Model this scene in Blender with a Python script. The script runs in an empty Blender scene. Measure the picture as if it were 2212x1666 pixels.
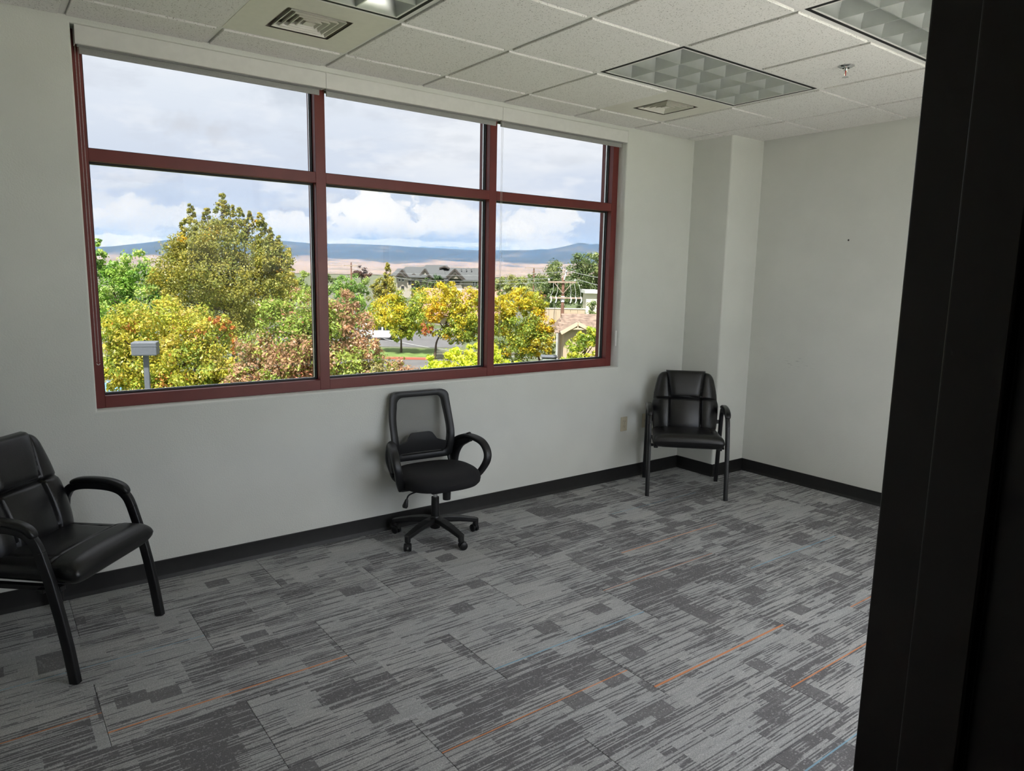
import bpy, bmesh, math, random
import numpy as np
from mathutils import Vector, Matrix

random.seed(7)
rng = np.random.default_rng(7)
scene = bpy.context.scene
C = scene.collection

# ------------------------------------------------------------------ camera
FPX = 1535.12
CAM = Vector((-1.6291, -3.6548, 1.6233))
RT = Vector((0.79937, -0.60053, 0.01937))
UP = Vector((0.07661, 0.13384, 0.98804))
FW = Vector((0.59594, 0.78832, -0.15300))
cam_data = bpy.data.cameras.new('camera')
cam_data.sensor_fit = 'HORIZONTAL'
cam_data.sensor_width = 36.0
cam_data.lens = FPX * 36.0 / 2212.0
cam_data.clip_start = 0.02
cam_data.clip_end = 60000
cam = bpy.data.objects.new('camera', cam_data)
C.objects.link(cam)
M = Matrix((RT, UP, -FW)).transposed().to_4x4()
M.translation = CAM
cam.matrix_world = M
scene.camera = cam

# ------------------------------------------------------------------ light
SKY = 4.85           # radiance scale of the cloudy sky
GLASS = 0.213        # light let through by the main window; tint added to dim the view
vs = scene.view_settings
vs.view_transform = 'Standard'
vs.look = 'None'
vs.gamma = 1.0
vs.use_curve_mapping = False
vs.exposure = 0.0

def at(u, v, d):
    """point of the place seen at photo position (u, v), d metres in front of the camera"""
    return CAM + (RT * ((u - 1106) / FPX) + UP * ((833 - v) / FPX) + FW) * d

# node helpers -------------------------------------------------------
class N:
    def __init__(s, tree):
        s.t = tree
    def n(s, typ, **kw):
        x = s.t.nodes.new(typ)
        for k, v in kw.items():
            if k.startswith('i_'):
                key = k[2:]
                key = int(key) if key.isdigit() else key.replace('_', ' ')
                s.put(x.inputs[key], v)
            else:
                setattr(x, k, v)
        return x
    def put(s, sock, v):
        if isinstance(v, bpy.types.NodeSocket):
            s.t.links.new(v, sock)
        elif v is not None:
            if isinstance(v, (tuple, list)) and len(v) == 3 and sock.type == 'RGBA':
                v = (*v, 1)
            sock.default_value = v
    def m(s, op, a, b=None, c=None, clamp=False):
        x = s.t.nodes.new('ShaderNodeMath'); x.operation = op; x.use_clamp = clamp
        for i, q in enumerate((a, b, c)):
            if q is not None: s.put(x.inputs[i], q)
        return x.outputs[0]
    def mix(s, f, a, b, blend='MIX'):
        x = s.t.nodes.new('ShaderNodeMix'); x.data_type = 'RGBA'; x.blend_type = blend
        s.put(x.inputs[0], f); s.put(x.inputs[6], a); s.put(x.inputs[7], b)
        return x.outputs[2]
    def smooth(s, v, lo, hi, a=0.0, b=1.0):
        x = s.t.nodes.new('ShaderNodeMapRange'); x.interpolation_type = 'SMOOTHSTEP'
        s.put(x.inputs[0], v); s.put(x.inputs[1], lo); s.put(x.inputs[2], hi); s.put(x.inputs[3], a); s.put(x.inputs[4], b)
        return x.outputs[0]
    def comb(s, x, y, z):
        q = s.t.nodes.new('ShaderNodeCombineXYZ')
        for i, k in enumerate((x, y, z)): s.put(q.inputs[i], k)
        return q.outputs[0]
    def sep(s, v):
        q = s.t.nodes.new('ShaderNodeSeparateXYZ'); s.put(q.inputs[0], v); return q.outputs
    def noise(s, vec, scale, detail=2.0, rough=0.5, out=0):
        q = s.t.nodes.new('ShaderNodeTexNoise')
        s.put(q.inputs['Vector'], vec); q.inputs['Scale'].default_value = scale
        q.inputs['Detail'].default_value = detail; q.inputs['Roughness'].default_value = rough
        return q.outputs[out]

# world: broken cloud over a valley, brighter overhead ----------------
def make_world():
    w = bpy.data.worlds.new('cloudy_sky'); scene.world = w; w.use_nodes = True
    t = w.node_tree; t.nodes.clear(); g = N(t)
    tc = g.n('ShaderNodeTexCoord')
    nv = g.n('ShaderNodeVectorMath', operation='NORMALIZE'); g.put(nv.inputs[0], tc.outputs['Generated'])
    d = nv.outputs[0]
    x, y, z = g.sep(d)
    az = g.m('ARCTAN2', x, y)
    el = g.m('ARCSINE', z)
    ramp = g.n('ShaderNodeValToRGB'); cr = ramp.color_ramp
    stops = [(0.0, (.34, .50, .80)), (.035, (.40, .55, .82)), (.075, (.56, .66, .84)), (.14, (.66, .73, .85)), (.24, (.80, .85, .92)), (.5, (.86, .89, .94)), (1, (.86, .89, .94))]
    while len(cr.elements) < len(stops): cr.elements.new(.5)
    for e, (p, c) in zip(cr.elements, stops): e.position = p; e.color = (*c, 1)
    g.put(ramp.inputs[0], z)
    col = ramp.outputs[0]
    pv = g.comb(g.m('MULTIPLY', az, 1.0), g.m('MULTIPLY', el, 3.2), 3.3)
    n1 = g.noise(pv, 3.2, 7, .55)
    n2 = g.noise(pv, 8.0, 7, .6)
    n3 = g.noise(g.comb(az, el, 1.7), 38, 7, .62)
    n4 = g.noise(g.comb(az, g.m('MULTIPLY', el, 2.6), 9.1), 13, 6, .55)
    col = g.mix(g.smooth(n1, .46, .66, 0, .55), col, (.94, .95, .965))
    low = g.smooth(el, .30, .08)
    col = g.mix(g.m('MULTIPLY', g.smooth(n4, .50, .66, 0, .5), low), col, (.93, .945, .97))
    col = g.mix(g.m('MULTIPLY', g.smooth(n2, .52, .68, 0, .40), g.smooth(el, .0, .1)), col, (.60, .64, .72))
    def puff(cu, cv, ru, rv, colour, amount, lo=.02, hi=.30, amp=2.6, base=None):
        nonlocal col
        q = (at(cu, cv, 1) - CAM).normalized()
        a0 = math.atan2(q.x, q.y); e0 = math.asin(q.z)
        da = g.m('DIVIDE', g.m('SUBTRACT', az, a0), ru / FPX)
        de = g.m('DIVIDE', g.m('SUBTRACT', el, e0), rv / FPX)
        r = g.m('SQRT', g.m('ADD', g.m('MULTIPLY', da, da), g.m('MULTIPLY', de, de)))
        f = g.m('ADD', g.m('SUBTRACT', 1.0, r), g.m('MULTIPLY', g.m('SUBTRACT', n3, .5), amp))
        f = g.smooth(f, lo, hi, 0, amount)
        if base is not None:      # flat, fading cloud base
            f = g.m('MULTIPLY', f, g.smooth(de, base - .5, base + .7))
        col = g.mix(f, col, colour)
    white = (.93, .945, .965)
    puff(815, 470, 115, 52, white, 1.0, base=-.6)
    puff(800, 448, 62, 34, (.97, .975, .985), .9)
    puff(965, 478, 90, 44, white, .9, base=-.6)
    puff(1175, 478, 90, 42, white, .85, base=-.6)
    puff(1110, 500, 60, 26, white, .8, base=-.6)
    puff(620, 487, 70, 28, white, .8, base=-.5)
    puff(300, 470, 120, 40, white, .65, base=-.6)
    puff(250, 520, 110, 14, white, .7)
    puff(900, 527, 260, 9, (.85, .9, .97), .6)
    puff(420, 272, 66, 32, (.64, .67, .73), .7, .0, .9, 2.2)
    puff(465, 290, 38, 24, (.64, .67, .73), .5, .0, .9, 2.2)
    puff(640, 205, 100, 46, (.60, .66, .74), .75, .0, 1.0, 2.0)
    puff(735, 235, 44, 22, (.66, .71, .78), .6, .0, .9, 2.0)
    puff(1000, 300, 50, 12, (.70, .74, .80), .6, .0, .9, 2.0)
    puff(1240, 345, 70, 16, (.70, .74, .80), .5, .0, .9, 2.0)
    bg = g.n('ShaderNodeBackground'); g.put(bg.inputs[0], col); bg.inputs[1].default_value = SKY
    out = g.n('ShaderNodeOutputWorld'); t.links.new(bg.outputs[0], out.inputs[0])
    w.cycles.sampling_method = 'MANUAL'; w.cycles.sample_map_resolution = 1024
make_world()

sun_d = bpy.data.lights.new('sun', 'SUN')
sun_d.energy = 47.0; sun_d.angle = math.radians(3.5); sun_d.color = (1, .96, .88)
sun = bpy.data.objects.new('sun', sun_d); C.objects.link(sun)
sun.rotation_euler = Vector((.40, .335, -.855)).to_track_quat('-Z', 'Y').to_euler()

def portal(name, loc, rot, sx, sy):
    l = bpy.data.lights.new(name, 'AREA'); l.shape = 'RECTANGLE'; l.size = sx; l.size_y = sy
    l.cycles.is_portal = True
    o = bpy.data.objects.new(name, l); C.objects.link(o); o.location = loc; o.rotation_euler = rot
portal('window_portal', (0.606, .56, 1.82), (math.radians(-90), 0, 0), 3.6, 1.8)
portal('added_window_portal', (1.275, -3.56, 1.56), (math.radians(90), 0, 0), 2.4, 2.15)  # sampling portal for the added rear window

# ------------------------------------------------------------------ mesh builder
class MB:
    def __init__(s): s.v = []; s.f = []
    def add(s, vs, fs):
        o = len(s.v); s.v += [tuple(v) for v in vs]; s.f += [tuple(i + o for i in f) for f in fs]; return s
    def box(s, x0, x1, y0, y1, z0, z1):
        x0, x1 = sorted((x0, x1)); y0, y1 = sorted((y0, y1)); z0, z1 = sorted((z0, z1))
        return s.add([(x0,y0,z0),(x1,y0,z0),(x1,y1,z0),(x0,y1,z0),(x0,y0,z1),(x1,y0,z1),(x1,y1,z1),(x0,y1,z1)],
                     [(3,2,1,0),(4,5,6,7),(0,1,5,4),(1,2,6,5),(2,3,7,6),(3,0,4,7)])
    def bar(s, a, b, w, h, up=(0, 0, 1)):
        """box from a to b, w wide, h high"""
        a = Vector(a); b = Vector(b); d = (b - a).normalized(); u = Vector(up)
        r = d.cross(u)
        r = r.normalized() if r.length > 1e-5 else Vector((1, 0, 0))
        u = r.cross(d)
        q = []
        for p in (a, b):
            for sx, sy in ((-1,-1),(1,-1),(1,1),(-1,1)): q.append(p + r * (w/2*sx) + u * (h/2*sy))
        return s.add(q, [(3,2,1,0),(4,5,6,7),(0,1,5,4),(1,2,6,5),(2,3,7,6),(3,0,4,7)])
    def prism(s, poly, axis, a0, a1):
        """polygon (2D) extruded along axis 'x','y','z'"""
        n = len(poly); q = []
        for a in (a0, a1):
            for p in poly:
                q.append({'x': (a, p[0], p[1]), 'y': (p[0], a, p[1]), 'z': (p[0], p[1], a)}[axis])
        fs = [tuple(range(n))[::-1], tuple(range(n, 2*n))] + [(i, (i+1) % n, n+(i+1) % n, n+i) for i in range(n)]
        return s.add(q, fs)
    def sweep(s, pts, prof, up=(1, 0, 0), caps=True, scale=None):
        """closed profile swept along a path; prof in (side, normal) coords, up is the side direction hint"""
        pts = [Vector(p) for p in pts]; n = len(prof); o = len(s.v)
        for i, p in enumerate(pts):
            t = (pts[min(i+1, len(pts)-1)] - pts[max(i-1, 0)]).normalized()
            u = Vector(up); b = t.cross(u)
            if b.length < 1e-4: b = t.cross(Vector((0, 1, 0.01)))
            b.normalize(); sd = b.cross(t).normalized()
            k = scale[i] if scale else 1.0
            for (x, y) in prof: s.v.append(tuple(p + sd * (x*k) + b * (y*k)))
        for i in range(len(pts)-1):
            for j in range(n):
                s.f.append((o+i*n+j, o+i*n+(j+1) % n, o+(i+1)*n+(j+1) % n, o+(i+1)*n+j))
        if caps:
            s.f.append(tuple(o+j for j in range(n))[::-1]); s.f.append(tuple(o+(len(pts)-1)*n+j for j in range(n)))
        return s
    def tube(s, pts, r, n=8, up=(0.3, 0.2, 0.9)):
        rs = r if isinstance(r, (list, tuple)) else None
        r0 = 1.0 if rs else r
        prof = [(r0*math.cos(2*math.pi*k/n), r0*math.sin(2*math.pi*k/n)) for k in range(n)]
        return s.sweep(pts, prof, up, True, rs)
    def lathe(s, prof, n=24, c=(0, 0, 0), ax=None):
        o = len(s.v); m = len(prof)
        A = Matrix.Identity(3) if ax is None else Vector((0, 0, 1)).rotation_difference(Vector(ax)).to_matrix()
        for k in range(n):
            a = 2*math.pi*k/n
            for r, z in prof: s.v.append(tuple(A @ Vector((r*math.cos(a), r*math.sin(a), z)) + Vector(c)))
        for k in range(n):
            for j in range(m-1):
                s.f.append((o+k*m+j, o+((k+1) % n)*m+j, o+((k+1) % n)*m+j+1, o+k*m+j+1))
        if prof[0][0] > 1e-6: s.f.append(tuple(o+k*m for k in range(n))[::-1])
        if prof[-1][0] > 1e-6: s.f.append(tuple(o+k*m+m-1 for k in range(n)))
        return s
    def grid(s, P, flip=False, closeu=False):
        nu = len(P); nv = len(P[0]); o = len(s.v)
        for r in P: s.v += [tuple(p) for p in r]
        for i in range(nu if closeu else nu-1):
            for j in range(nv-1):
                i2 = (i+1) % nu
                q = (o+i*nv+j, o+i2*nv+j, o+i2*nv+j+1, o+i*nv+j+1)
                s.f.append(q[::-1] if flip else q)
        return s
    def ico(s, c, r):
        t = (1 + 5**.5)/2; k = r/math.hypot(1, t)
        V = [(-1,t,0),(1,t,0),(-1,-t,0),(1,-t,0),(0,-1,t),(0,1,t),(0,-1,-t),(0,1,-t),(t,0,-1),(t,0,1),(-t,0,-1),(-t,0,1)]
        F = [(0,11,5),(0,5,1),(0,1,7),(0,7,10),(0,10,11),(1,5,9),(5,11,4),(11,10,2),(10,7,6),(7,1,8),(3,9,4),(3,4,2),(3,2,6),(3,6,8),(3,8,9),(4,9,5),(2,4,11),(6,2,10),(8,6,7),(9,8,1)]
        return s.add([(c[0]+x*k, c[1]+y*k, c[2]+z*k) for x, y, z in V], F)
    def mesh(s, name, mat, smooth=None, bevel=0, seg=2):
        me = bpy.data.meshes.new(name); me.from_pydata(s.v, [], s.f)
        bm = bmesh.new(); bm.from_mesh(me)
        bmesh.ops.remove_doubles(bm, verts=bm.verts, dist=1e-6)
        if bevel:
            es = [e for e in bm.edges if len(e.link_faces) == 2 and e.calc_face_angle(0) > math.radians(35)]
            bmesh.ops.bevel(bm, geom=es, offset=bevel, segments=seg, affect='EDGES', profile=.5, clamp_overlap=True)
        bmesh.ops.recalc_face_normals(bm, faces=bm.faces)
        bm.to_mesh(me); bm.free()
        if smooth:
            me.polygons.foreach_set('use_smooth', [True]*len(me.polygons))
            me.set_sharp_from_angle(angle=math.radians(smooth))
        me.materials.append(mat)
        return me
    def build(s, name, mat, parent=None, smooth=None, bevel=0, seg=2, loc=None, rot=None):
        o = bpy.data.objects.new(name, s.mesh(name, mat, smooth, bevel, seg)); C.objects.link(o)
        if parent: o.parent = parent
        if loc is not None: o.location = loc
        if rot is not None: o.rotation_euler = rot
        return o

def tag(o, label=None, cat=None, group=None, kind=None):
    if label: o['label'] = label
    if cat: o['category'] = cat
    if group: o['group'] = group
    if kind: o['kind'] = kind
    return o
def empty(name, loc=(0, 0, 0), rz=0):
    o = bpy.data.objects.new(name, None); C.objects.link(o); o.location = loc; o.rotation_euler = (0, 0, rz)
    o.empty_display_size = .05
    return o
def inst(name, me, parent=None, loc=(0, 0, 0), rot=(0, 0, 0)):
    o = bpy.data.objects.new(name, me); C.objects.link(o); o.parent = parent; o.location = loc; o.rotation_euler = rot
    return o
def copy_tree(o, parent=None):
    c = o.copy(); C.objects.link(c); c.parent = parent
    for ch in list(o.children): copy_tree(ch, c)
    return c
def rr(w, h, r, n=4):
    """rounded rectangle profile"""
    q = []
    for cx, cy, a in ((w/2-r, h/2-r, 0), (-w/2+r, h/2-r, 90), (-w/2+r, -h/2+r, 180), (w/2-r, -h/2+r, 270)):
        for k in range(n+1):
            b = math.radians(a + 90*k/n); q.append((cx + r*math.cos(b), cy + r*math.sin(b)))
    return q
def curve(pts, n=8):
    """Catmull-Rom through the points"""
    pts = [Vector(p) for p in pts]; out = []
    for i in range(len(pts)-1):
        p0 = pts[max(i-1, 0)]; p1 = pts[i]; p2 = pts[i+1]; p3 = pts[min(i+2, len(pts)-1)]
        for k in range(n):
            t = k/n
            out.append(.5*((2*p1) + (p2-p0)*t + (2*p0-5*p1+4*p2-p3)*t*t + (3*p1-p0-3*p2+p3)*t**3))
    out.append(pts[-1]); return out

# ------------------------------------------------------------------ materials
def pm(name, col, rough=.5, metal=0.0, var=.08, scale=25, bump=0.0, bscale=250, spec=.5, extra=None):
    m = bpy.data.materials.new(name); m.use_nodes = True; t = m.node_tree; g = N(t)
    b = t.nodes['Principled BSDF']
    tc = g.n('ShaderNodeTexCoord')
    nz = g.noise(tc.outputs['Object'], scale, 3)
    c = g.mix(g.smooth(nz, .3, .7), tuple(k*(1-var) for k in col), tuple(min(1, k*(1+var)) for k in col))
    if extra: c = extra(g, tc, c)
    g.put(b.inputs['Base Color'], c)
    b.inputs['Roughness'].default_value = rough; b.inputs['Metallic'].default_value = metal
    b.inputs['Specular IOR Level'].default_value = spec
    if bump:
        bn = g.n('ShaderNodeBump'); bn.inputs['Strength'].default_value = bump; bn.inputs['Distance'].default_value = .01
        g.put(bn.inputs['Height'], g.noise(tc.outputs['Object'], bscale, 3))
        t.links.new(bn.outputs[0], b.inputs['Normal'])
    return m

def scuffs(g, tc, c):
    # faint horizontal rub marks low on the right wall and one nail hole, in the wall's own metres
    x, y, z = g.sep(tc.outputs['Object'])
    n = g.noise(g.comb(g.m('MULTIPLY', y, 14), 0.0, g.m('MULTIPLY', z, 160)), 1.0, 3)
    a = g.m('MULTIPLY', g.smooth(g.m('ABSOLUTE', g.m('SUBTRACT', y, -.52)), .20, .05), g.smooth(g.m('ABSOLUTE', g.m('SUBTRACT', z, .98)), .055, .02))
    f = g.m('MULTIPLY', a, g.smooth(n, .58, .68, 0, .4))
    c = g.mix(f, c, (.2, .2, .19))
    r = g.m('SQRT', g.m('ADD', g.m('POWER', g.m('SUBTRACT', y, -.86), 2), g.m('POWER', g.m('SUBTRACT', z, 1.93), 2)))
    return g.mix(g.smooth(r, .009, .005), c, (.05, .05, .05))
WALL = (.75, .758, .715)
m_wall = pm('painted_wall', WALL, .62, var=.02, scale=3, bump=.16, bscale=130, spec=.35)
m_wall_r = pm('painted_wall_scuffed', WALL, .62, var=.02, scale=3, bump=.16, bscale=130, spec=.35, extra=scuffs)
m_white = pm('white_enamel', (.72, .72, .69), .4, var=.02)
m_fascia = pm('grey_white_fascia', (.76, .755, .73), .45, var=.02)
m_blind = pm('grey_roller_cloth', (.36, .36, .35), .8, var=.05, scale=200)
m_maroon = pm('maroon_aluminium', (.165, .029, .025), .42, var=.06, scale=8)
m_gasket = pm('black_rubber', (.012, .012, .013), .6)
m_spacer = pm('silver_spacer', (.75, .76, .75), .35, .6, var=.03)
m_base = pm('black_vinyl_base', (.011, .0105, .0105), .5, var=.15, bump=.05)
m_tbar = pm('ceiling_tee', (.80, .79, .76), .5, var=.02)
m_reveal = pm('ceiling_back', (.30, .26, .22), .9)
m_cream = pm('cream_metal_panel', (.76, .74, .66), .38, var=.02)
m_alu = pm('semi_specular_louver', (.66, .68, .66), .36, .75, var=.02)
m_black = pm('gap_shadow_black', (.008, .008, .009), .8)  # stands in for the shadow in the gap round each troffer
m_tube = pm('lamp_glass', (.75, .76, .75), .3)
m_chrome = pm('chrome', (.8, .8, .8), .12, 1.0, var=.02)
m_red = pm('red_glass_bulb', (.55, .03, .02), .2)
m_leather = pm('black_leather', (.0065, .0063, .007), .31, var=.12, bump=.10, bscale=320)
m_metal_blk = pm('black_powder_coat', (.007, .007, .0085), .38, var=.1, bump=.04, bscale=900)
m_plastic = pm('black_plastic', (.008, .008, .009), .42, var=.1, bump=.05, bscale=600)
m_fabric = pm('black_seat_fabric', (.0065, .006, .0078), .85, var=.2, scale=500, bump=.2, bscale=900)
m_plate = pm('beige_outlet', (.62, .56, .42), .4, var=.02)
m_slot = pm('dark_slot', (.02, .02, .02), .7)
m_brown = pm('dark_brown_frame', (.013, .0055, .0048), .36, var=.12, bump=.02)
m_silencer = pm('grey_silencer', (.35, .34, .32), .7)
m_plaster = pm('plain_plaster', (.55, .55, .53), .8, var=.03)
m_concrete = pm('concrete', (.42, .41, .39), .9, var=.1, scale=3)

m_bounce = pm('bounce_white', (.68, .68, .66), .9, var=.05, scale=1)  # pale so the added terrace throws light up at the ceiling

def glass_mat(name, T):
    m = bpy.data.materials.new(name); m.use_nodes = True; t = m.node_tree; t.nodes.clear(); g = N(t)
    k = math.sqrt(T)
    tc = g.n('ShaderNodeTexCoord')
    nz = g.noise(tc.outputs['Object'], 2, 2)
    tr = g.n('ShaderNodeBsdfTransparent'); g.put(tr.inputs[0], g.mix(nz, (k*.995, k, k*.998), (k, k, k)))
    gl = g.n('ShaderNodeBsdfGlossy'); gl.inputs['Roughness'].default_value = .0
    gl.inputs['Color'].default_value = (.9, .95, .93, 1)
    mx = g.n('ShaderNodeMixShader'); mx.inputs[0].default_value = .006
    t.links.new(tr.outputs[0], mx.inputs[1]); t.links.new(gl.outputs[0], mx.inputs[2])
    o = g.n('ShaderNodeOutputMaterial'); t.links.new(mx.outputs[0], o.inputs[0])
    return m
m_glass = glass_mat('tinted_glass', GLASS)
m_clear = glass_mat('clear_glass', .92)

def ceiling_mat():
    m = bpy.data.materials.new('fissured_ceiling_tile'); m.use_nodes = True; t = m.node_tree; g = N(t)
    b = t.nodes['Principled BSDF']; tc = g.n('ShaderNodeTexCoord'); oi = g.n('ShaderNodeObjectInfo')
    off = g.m('MULTIPLY', oi.outputs['Random'], 40)
    v = g.n('ShaderNodeVectorMath', operation='ADD'); g.put(v.inputs[0], tc.outputs['Object']); g.put(v.inputs[1], g.comb(off, off, 0.0))
    n1 = g.noise(v.outputs[0], 165, 2, .6)
    n2 = g.noise(v.outputs[0], 420, 1, .5)
    pit = g.m('MAXIMUM', g.smooth(n1, .615, .665), g.smooth(n2, .70, .74, 0, .6))
    g.put(b.inputs['Base Color'], g.mix(pit, (.87, .855, .825), (.38, .36, .33)))
    b.inputs['Roughness'].default_value = .95; b.inputs['Specular IOR Level'].default_value = .1
    bn = g.n('ShaderNodeBump'); bn.inputs['Strength'].default_value = .5; bn.inputs['Distance'].default_value = .004; bn.invert = True
    g.put(bn.inputs['Height'], pit); t.links.new(bn.outputs[0], b.inputs['Normal'])
    return m
m_ctile = ceiling_mat()

def carpet_mat():
    m = bpy.data.materials.new('striated_carpet'); m.use_nodes = True; t = m.node_tree; g = N(t)
    b = t.nodes['Principled BSDF']; tc = g.n('ShaderNodeTexCoord'); oi = g.n('ShaderNodeObjectInfo')
    x, y, z = g.sep(tc.outputs['Object'])
    R = oi.outputs['Random']
    seed = g.m('MULTIPLY', R, 97.0)
    row = g.m('FLOOR', g.m('DIVIDE', y, .0052))
    streak = g.noise(g.comb(g.m('MULTIPLY', x, 3.4), g.m('MULTIPLY', row, 7.31), seed), 1.0, 2, .6)
    # rectangular blocks of two sizes with irregular borders
    def blocks(w, h, k):
        jx = g.m('FLOOR', g.m('ADD', g.m('DIVIDE', x, w), g.m('MULTIPLY', R, 13.7*k)))
        jy = g.m('FLOOR', g.m('ADD', g.m('ADD', g.m('DIVIDE', y, h), g.m('MULTIPLY', R, 7.3*k)), g.m('MULTIPLY', jx, .37)))
        wn = g.n('ShaderNodeTexWhiteNoise', noise_dimensions='3D'); g.put(wn.inputs['Vector'], g.comb(jx, jy, g.m('ADD', seed, k)))
        return wn.outputs['Value']
    b1 = blocks(.155, .118, 1.0); b2 = blocks(.31, .23, 2.0); b3 = blocks(.11, .085, 3.0)
    wr = g.n('ShaderNodeTexWhiteNoise', noise_dimensions='2D'); g.put(wr.inputs['Vector'], g.comb(row, seed, 0.0))
    rowv = wr.outputs['Value']
    v = g.m('ADD', streak, g.m('MULTIPLY', g.m('SUBTRACT', b1, .5), .17))
    v = g.m('ADD', v, g.m('MULTIPLY', g.m('SUBTRACT', rowv, .5), .20))
    v = g.m('ADD', v, g.m('MULTIPLY', g.m('SUBTRACT', b2, .5), .16))
    v = g.m('ADD', v, g.m('MULTIPLY', g.m('SUBTRACT', g.m('FRACT', g.m('MULTIPLY', R, 31.7)), .5), .10))
    f = g.smooth(v, .43, .50)
    f = g.m('MULTIPLY', f, g.smooth(b3, .055, .06, .15, 1))
    light = g.mix(b2, (.56, .57, .57), (.68, .685, .68))
    light = g.mix(g.smooth(g.noise(tc.outputs['Object'], 3.0, 2), .4, .6), light, (.60, .615, .62))
    light = g.mix(g.m('MULTIPLY', rowv, .45), light, (.36, .365, .37))
    c = g.mix(f, (.180, .176, .184), light)
    pile = g.noise(tc.outputs['Object'], 210, 3, .75)
    c = g.mix(g.smooth(pile, .3, .7, 0, .58), c, (.14, .138, .142))
    fleck = g.noise(g.comb(g.m('MULTIPLY', x, 90), g.m('MULTIPLY', row, 3.7), seed), 1.0, 1)
    c = g.mix(g.smooth(pile, .44, .30, 0, .35), c, (.66, .665, .66))
    c = g.mix(g.smooth(fleck, .60, .70, 0, .30), c, (.70, .705, .70))
    def attr(nm):
        a = g.n('ShaderNodeAttribute', attribute_type='OBJECT', attribute_name=nm); return a.outputs['Fac']
    ln = g.smooth(g.m('ABSOLUTE', g.m('SUBTRACT', y, attr('yarn_row'))), attr('yarn_half'), g.m('MULTIPLY', attr('yarn_half'), .6))
    yc = g.mix(attr('yarn_blue'), (.80, .30, .12), (.28, .48, .62))
    c = g.mix(g.m('MULTIPLY', ln, .85), c, yc)
    g.put(b.inputs['Base Color'], c)
    b.inputs['Roughness'].default_value = .95; b.inputs['Specular IOR Level'].default_value = .12
    bn = g.n('ShaderNodeBump'); bn.inputs['Strength'].default_value = .6; bn.inputs['Distance'].default_value = .004
    g.put(bn.inputs['Height'], g.m('ADD', pile, g.m('MULTIPLY', f, .3))); t.links.new(bn.outputs[0], b.inputs['Normal'])
    return m
m_carpet = carpet_mat()

def mesh_fabric():
    m = bpy.data.materials.new('open_mesh_fabric'); m.use_nodes = True; t = m.node_tree; g = N(t)
    b = t.nodes['Principled BSDF']; b.inputs['Roughness'].default_value = .8
    b.inputs['Base Color'].default_value = (.02, .02, .021, 1)
    tc = g.n('ShaderNodeTexCoord'); x, y, z = g.sep(tc.outputs['Object'])
    def wv(q, k): return g.m('ABSOLUTE', g.m('SINE', g.m('MULTIPLY', q, k)))
    hole = g.m('MULTIPLY', wv(g.m('ADD', x, z), 900), wv(g.m('SUBTRACT', x, z), 900))
    tr = g.n('ShaderNodeBsdfTransparent'); mx = g.n('ShaderNodeMixShader')
    g.put(mx.inputs[0], g.smooth(hole, .18, .34)); t.links.new(b.outputs[0], mx.inputs[1]); t.links.new(tr.outputs[0], mx.inputs[2])
    t.links.new(mx.outputs[0], t.nodes['Material Output'].inputs[0])
    return m
m_mesh = mesh_fabric()

# ------------------------------------------------------------------ room shell
YW = 0.2916; XR = 3.5785; XL = -2.75; XC = 3.1732; YC = -0.0843; YB = -3.355; H = 2.7439; HB = 0.1021
OX0, OX1, OZ0, OZ1 = -1.188, 2.402, 0.925, 2.712         # window opening
def framed_wall(axis, a, sgn, thick, lo, hi, z0, z1, o0, o1, oz0, oz1, r):
    """wall slab with one opening whose edges are rounded over by r; a = room face, thickness goes sgn*"""
    mb = MB(); loops = []
    def P(u, w, z): return (u, w, z) if axis == 'x' else (w, u, z)
    def loop(e, w, outer=False):
        q = [(lo, z0), (hi, z0), (hi, z1), (lo, z1)] if outer else [(o0-e, oz0-e), (o1+e, oz0-e), (o1+e, oz1+e), (o0-e, oz1+e)]
        return [P(u, w, z) for u, z in q]
    loops.append(loop(0, a, True)); loops.append(loop(r, a))
    for k in range(1, 5):
        th = math.pi/2*k/4
        loops.append(loop(r - r*math.sin(th), a + sgn*(r - r*math.cos(th))))
    loops.append(loop(0, a + sgn*thick)); loops.append(loop(0, a + sgn*thick, True)); loops.append(loops[0])
    for i in range(len(loops)-1):
        A, B = loops[i], loops[i+1]
        for k in range(4): mb.add([A[k], A[(k+1) % 4], B[(k+1) % 4], B[k]], [(0, 1, 2, 3)])
    return mb
tag(framed_wall('x', YW, 1, .26, XL-.2, XR+.3, -.25, 3.1, OX0, OX1, OZ0, OZ1, .012).build('wall_front', m_wall, smooth=40), kind='structure')
tag(MB().box(XR, XR+.26, YB-.14, YW, -.25, 3.1).build('wall_right', m_wall_r), kind='structure')
BX0, BX1, BZ0, BZ1 = .10, 2.45, .50, 2.62                  # added rear window, unseen, lets in extra daylight
tag(MB().box(XL-.2, XL, YB-2.0, YW, -.25, 3.1).build('wall_left', m_wall), kind='structure')
# corner column with a soft outer edge
pr = [(XR+.05, YW+.05), (XC, YW+.05)] + [(XC+.018-.018*math.cos(a), YC+.018-.018*math.sin(a)) for a in [math.pi/2*k/6 for k in range(7)]] + [(XR+.05, YC)]
tag(MB().prism(pr, 'z', -.02, H+.1).build('wall_column', m_wall, smooth=30), kind='structure')
# back wall with the doorway the camera looks through
DX0, DX1, DH = CAM.x - .30, CAM.x + .672, 2.16
mb = MB(); y0, y1 = YB-.13, YB-.01
mb.box(XL, DX0, y0, y1, -.25, 3.1); mb.box(DX1, BX0, y0, y1, -.25, 3.1); mb.box(DX0, DX1, y0, y1, DH, 3.1)
mb.box(BX1, XR, y0, y1, -.25, 3.1); mb.box(BX0, BX1, y0, y1, -.25, BZ0); mb.box(BX0, BX1, y0, y1, BZ1, 3.1)
tag(mb.build('wall_back', m_wall), kind='structure')
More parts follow.
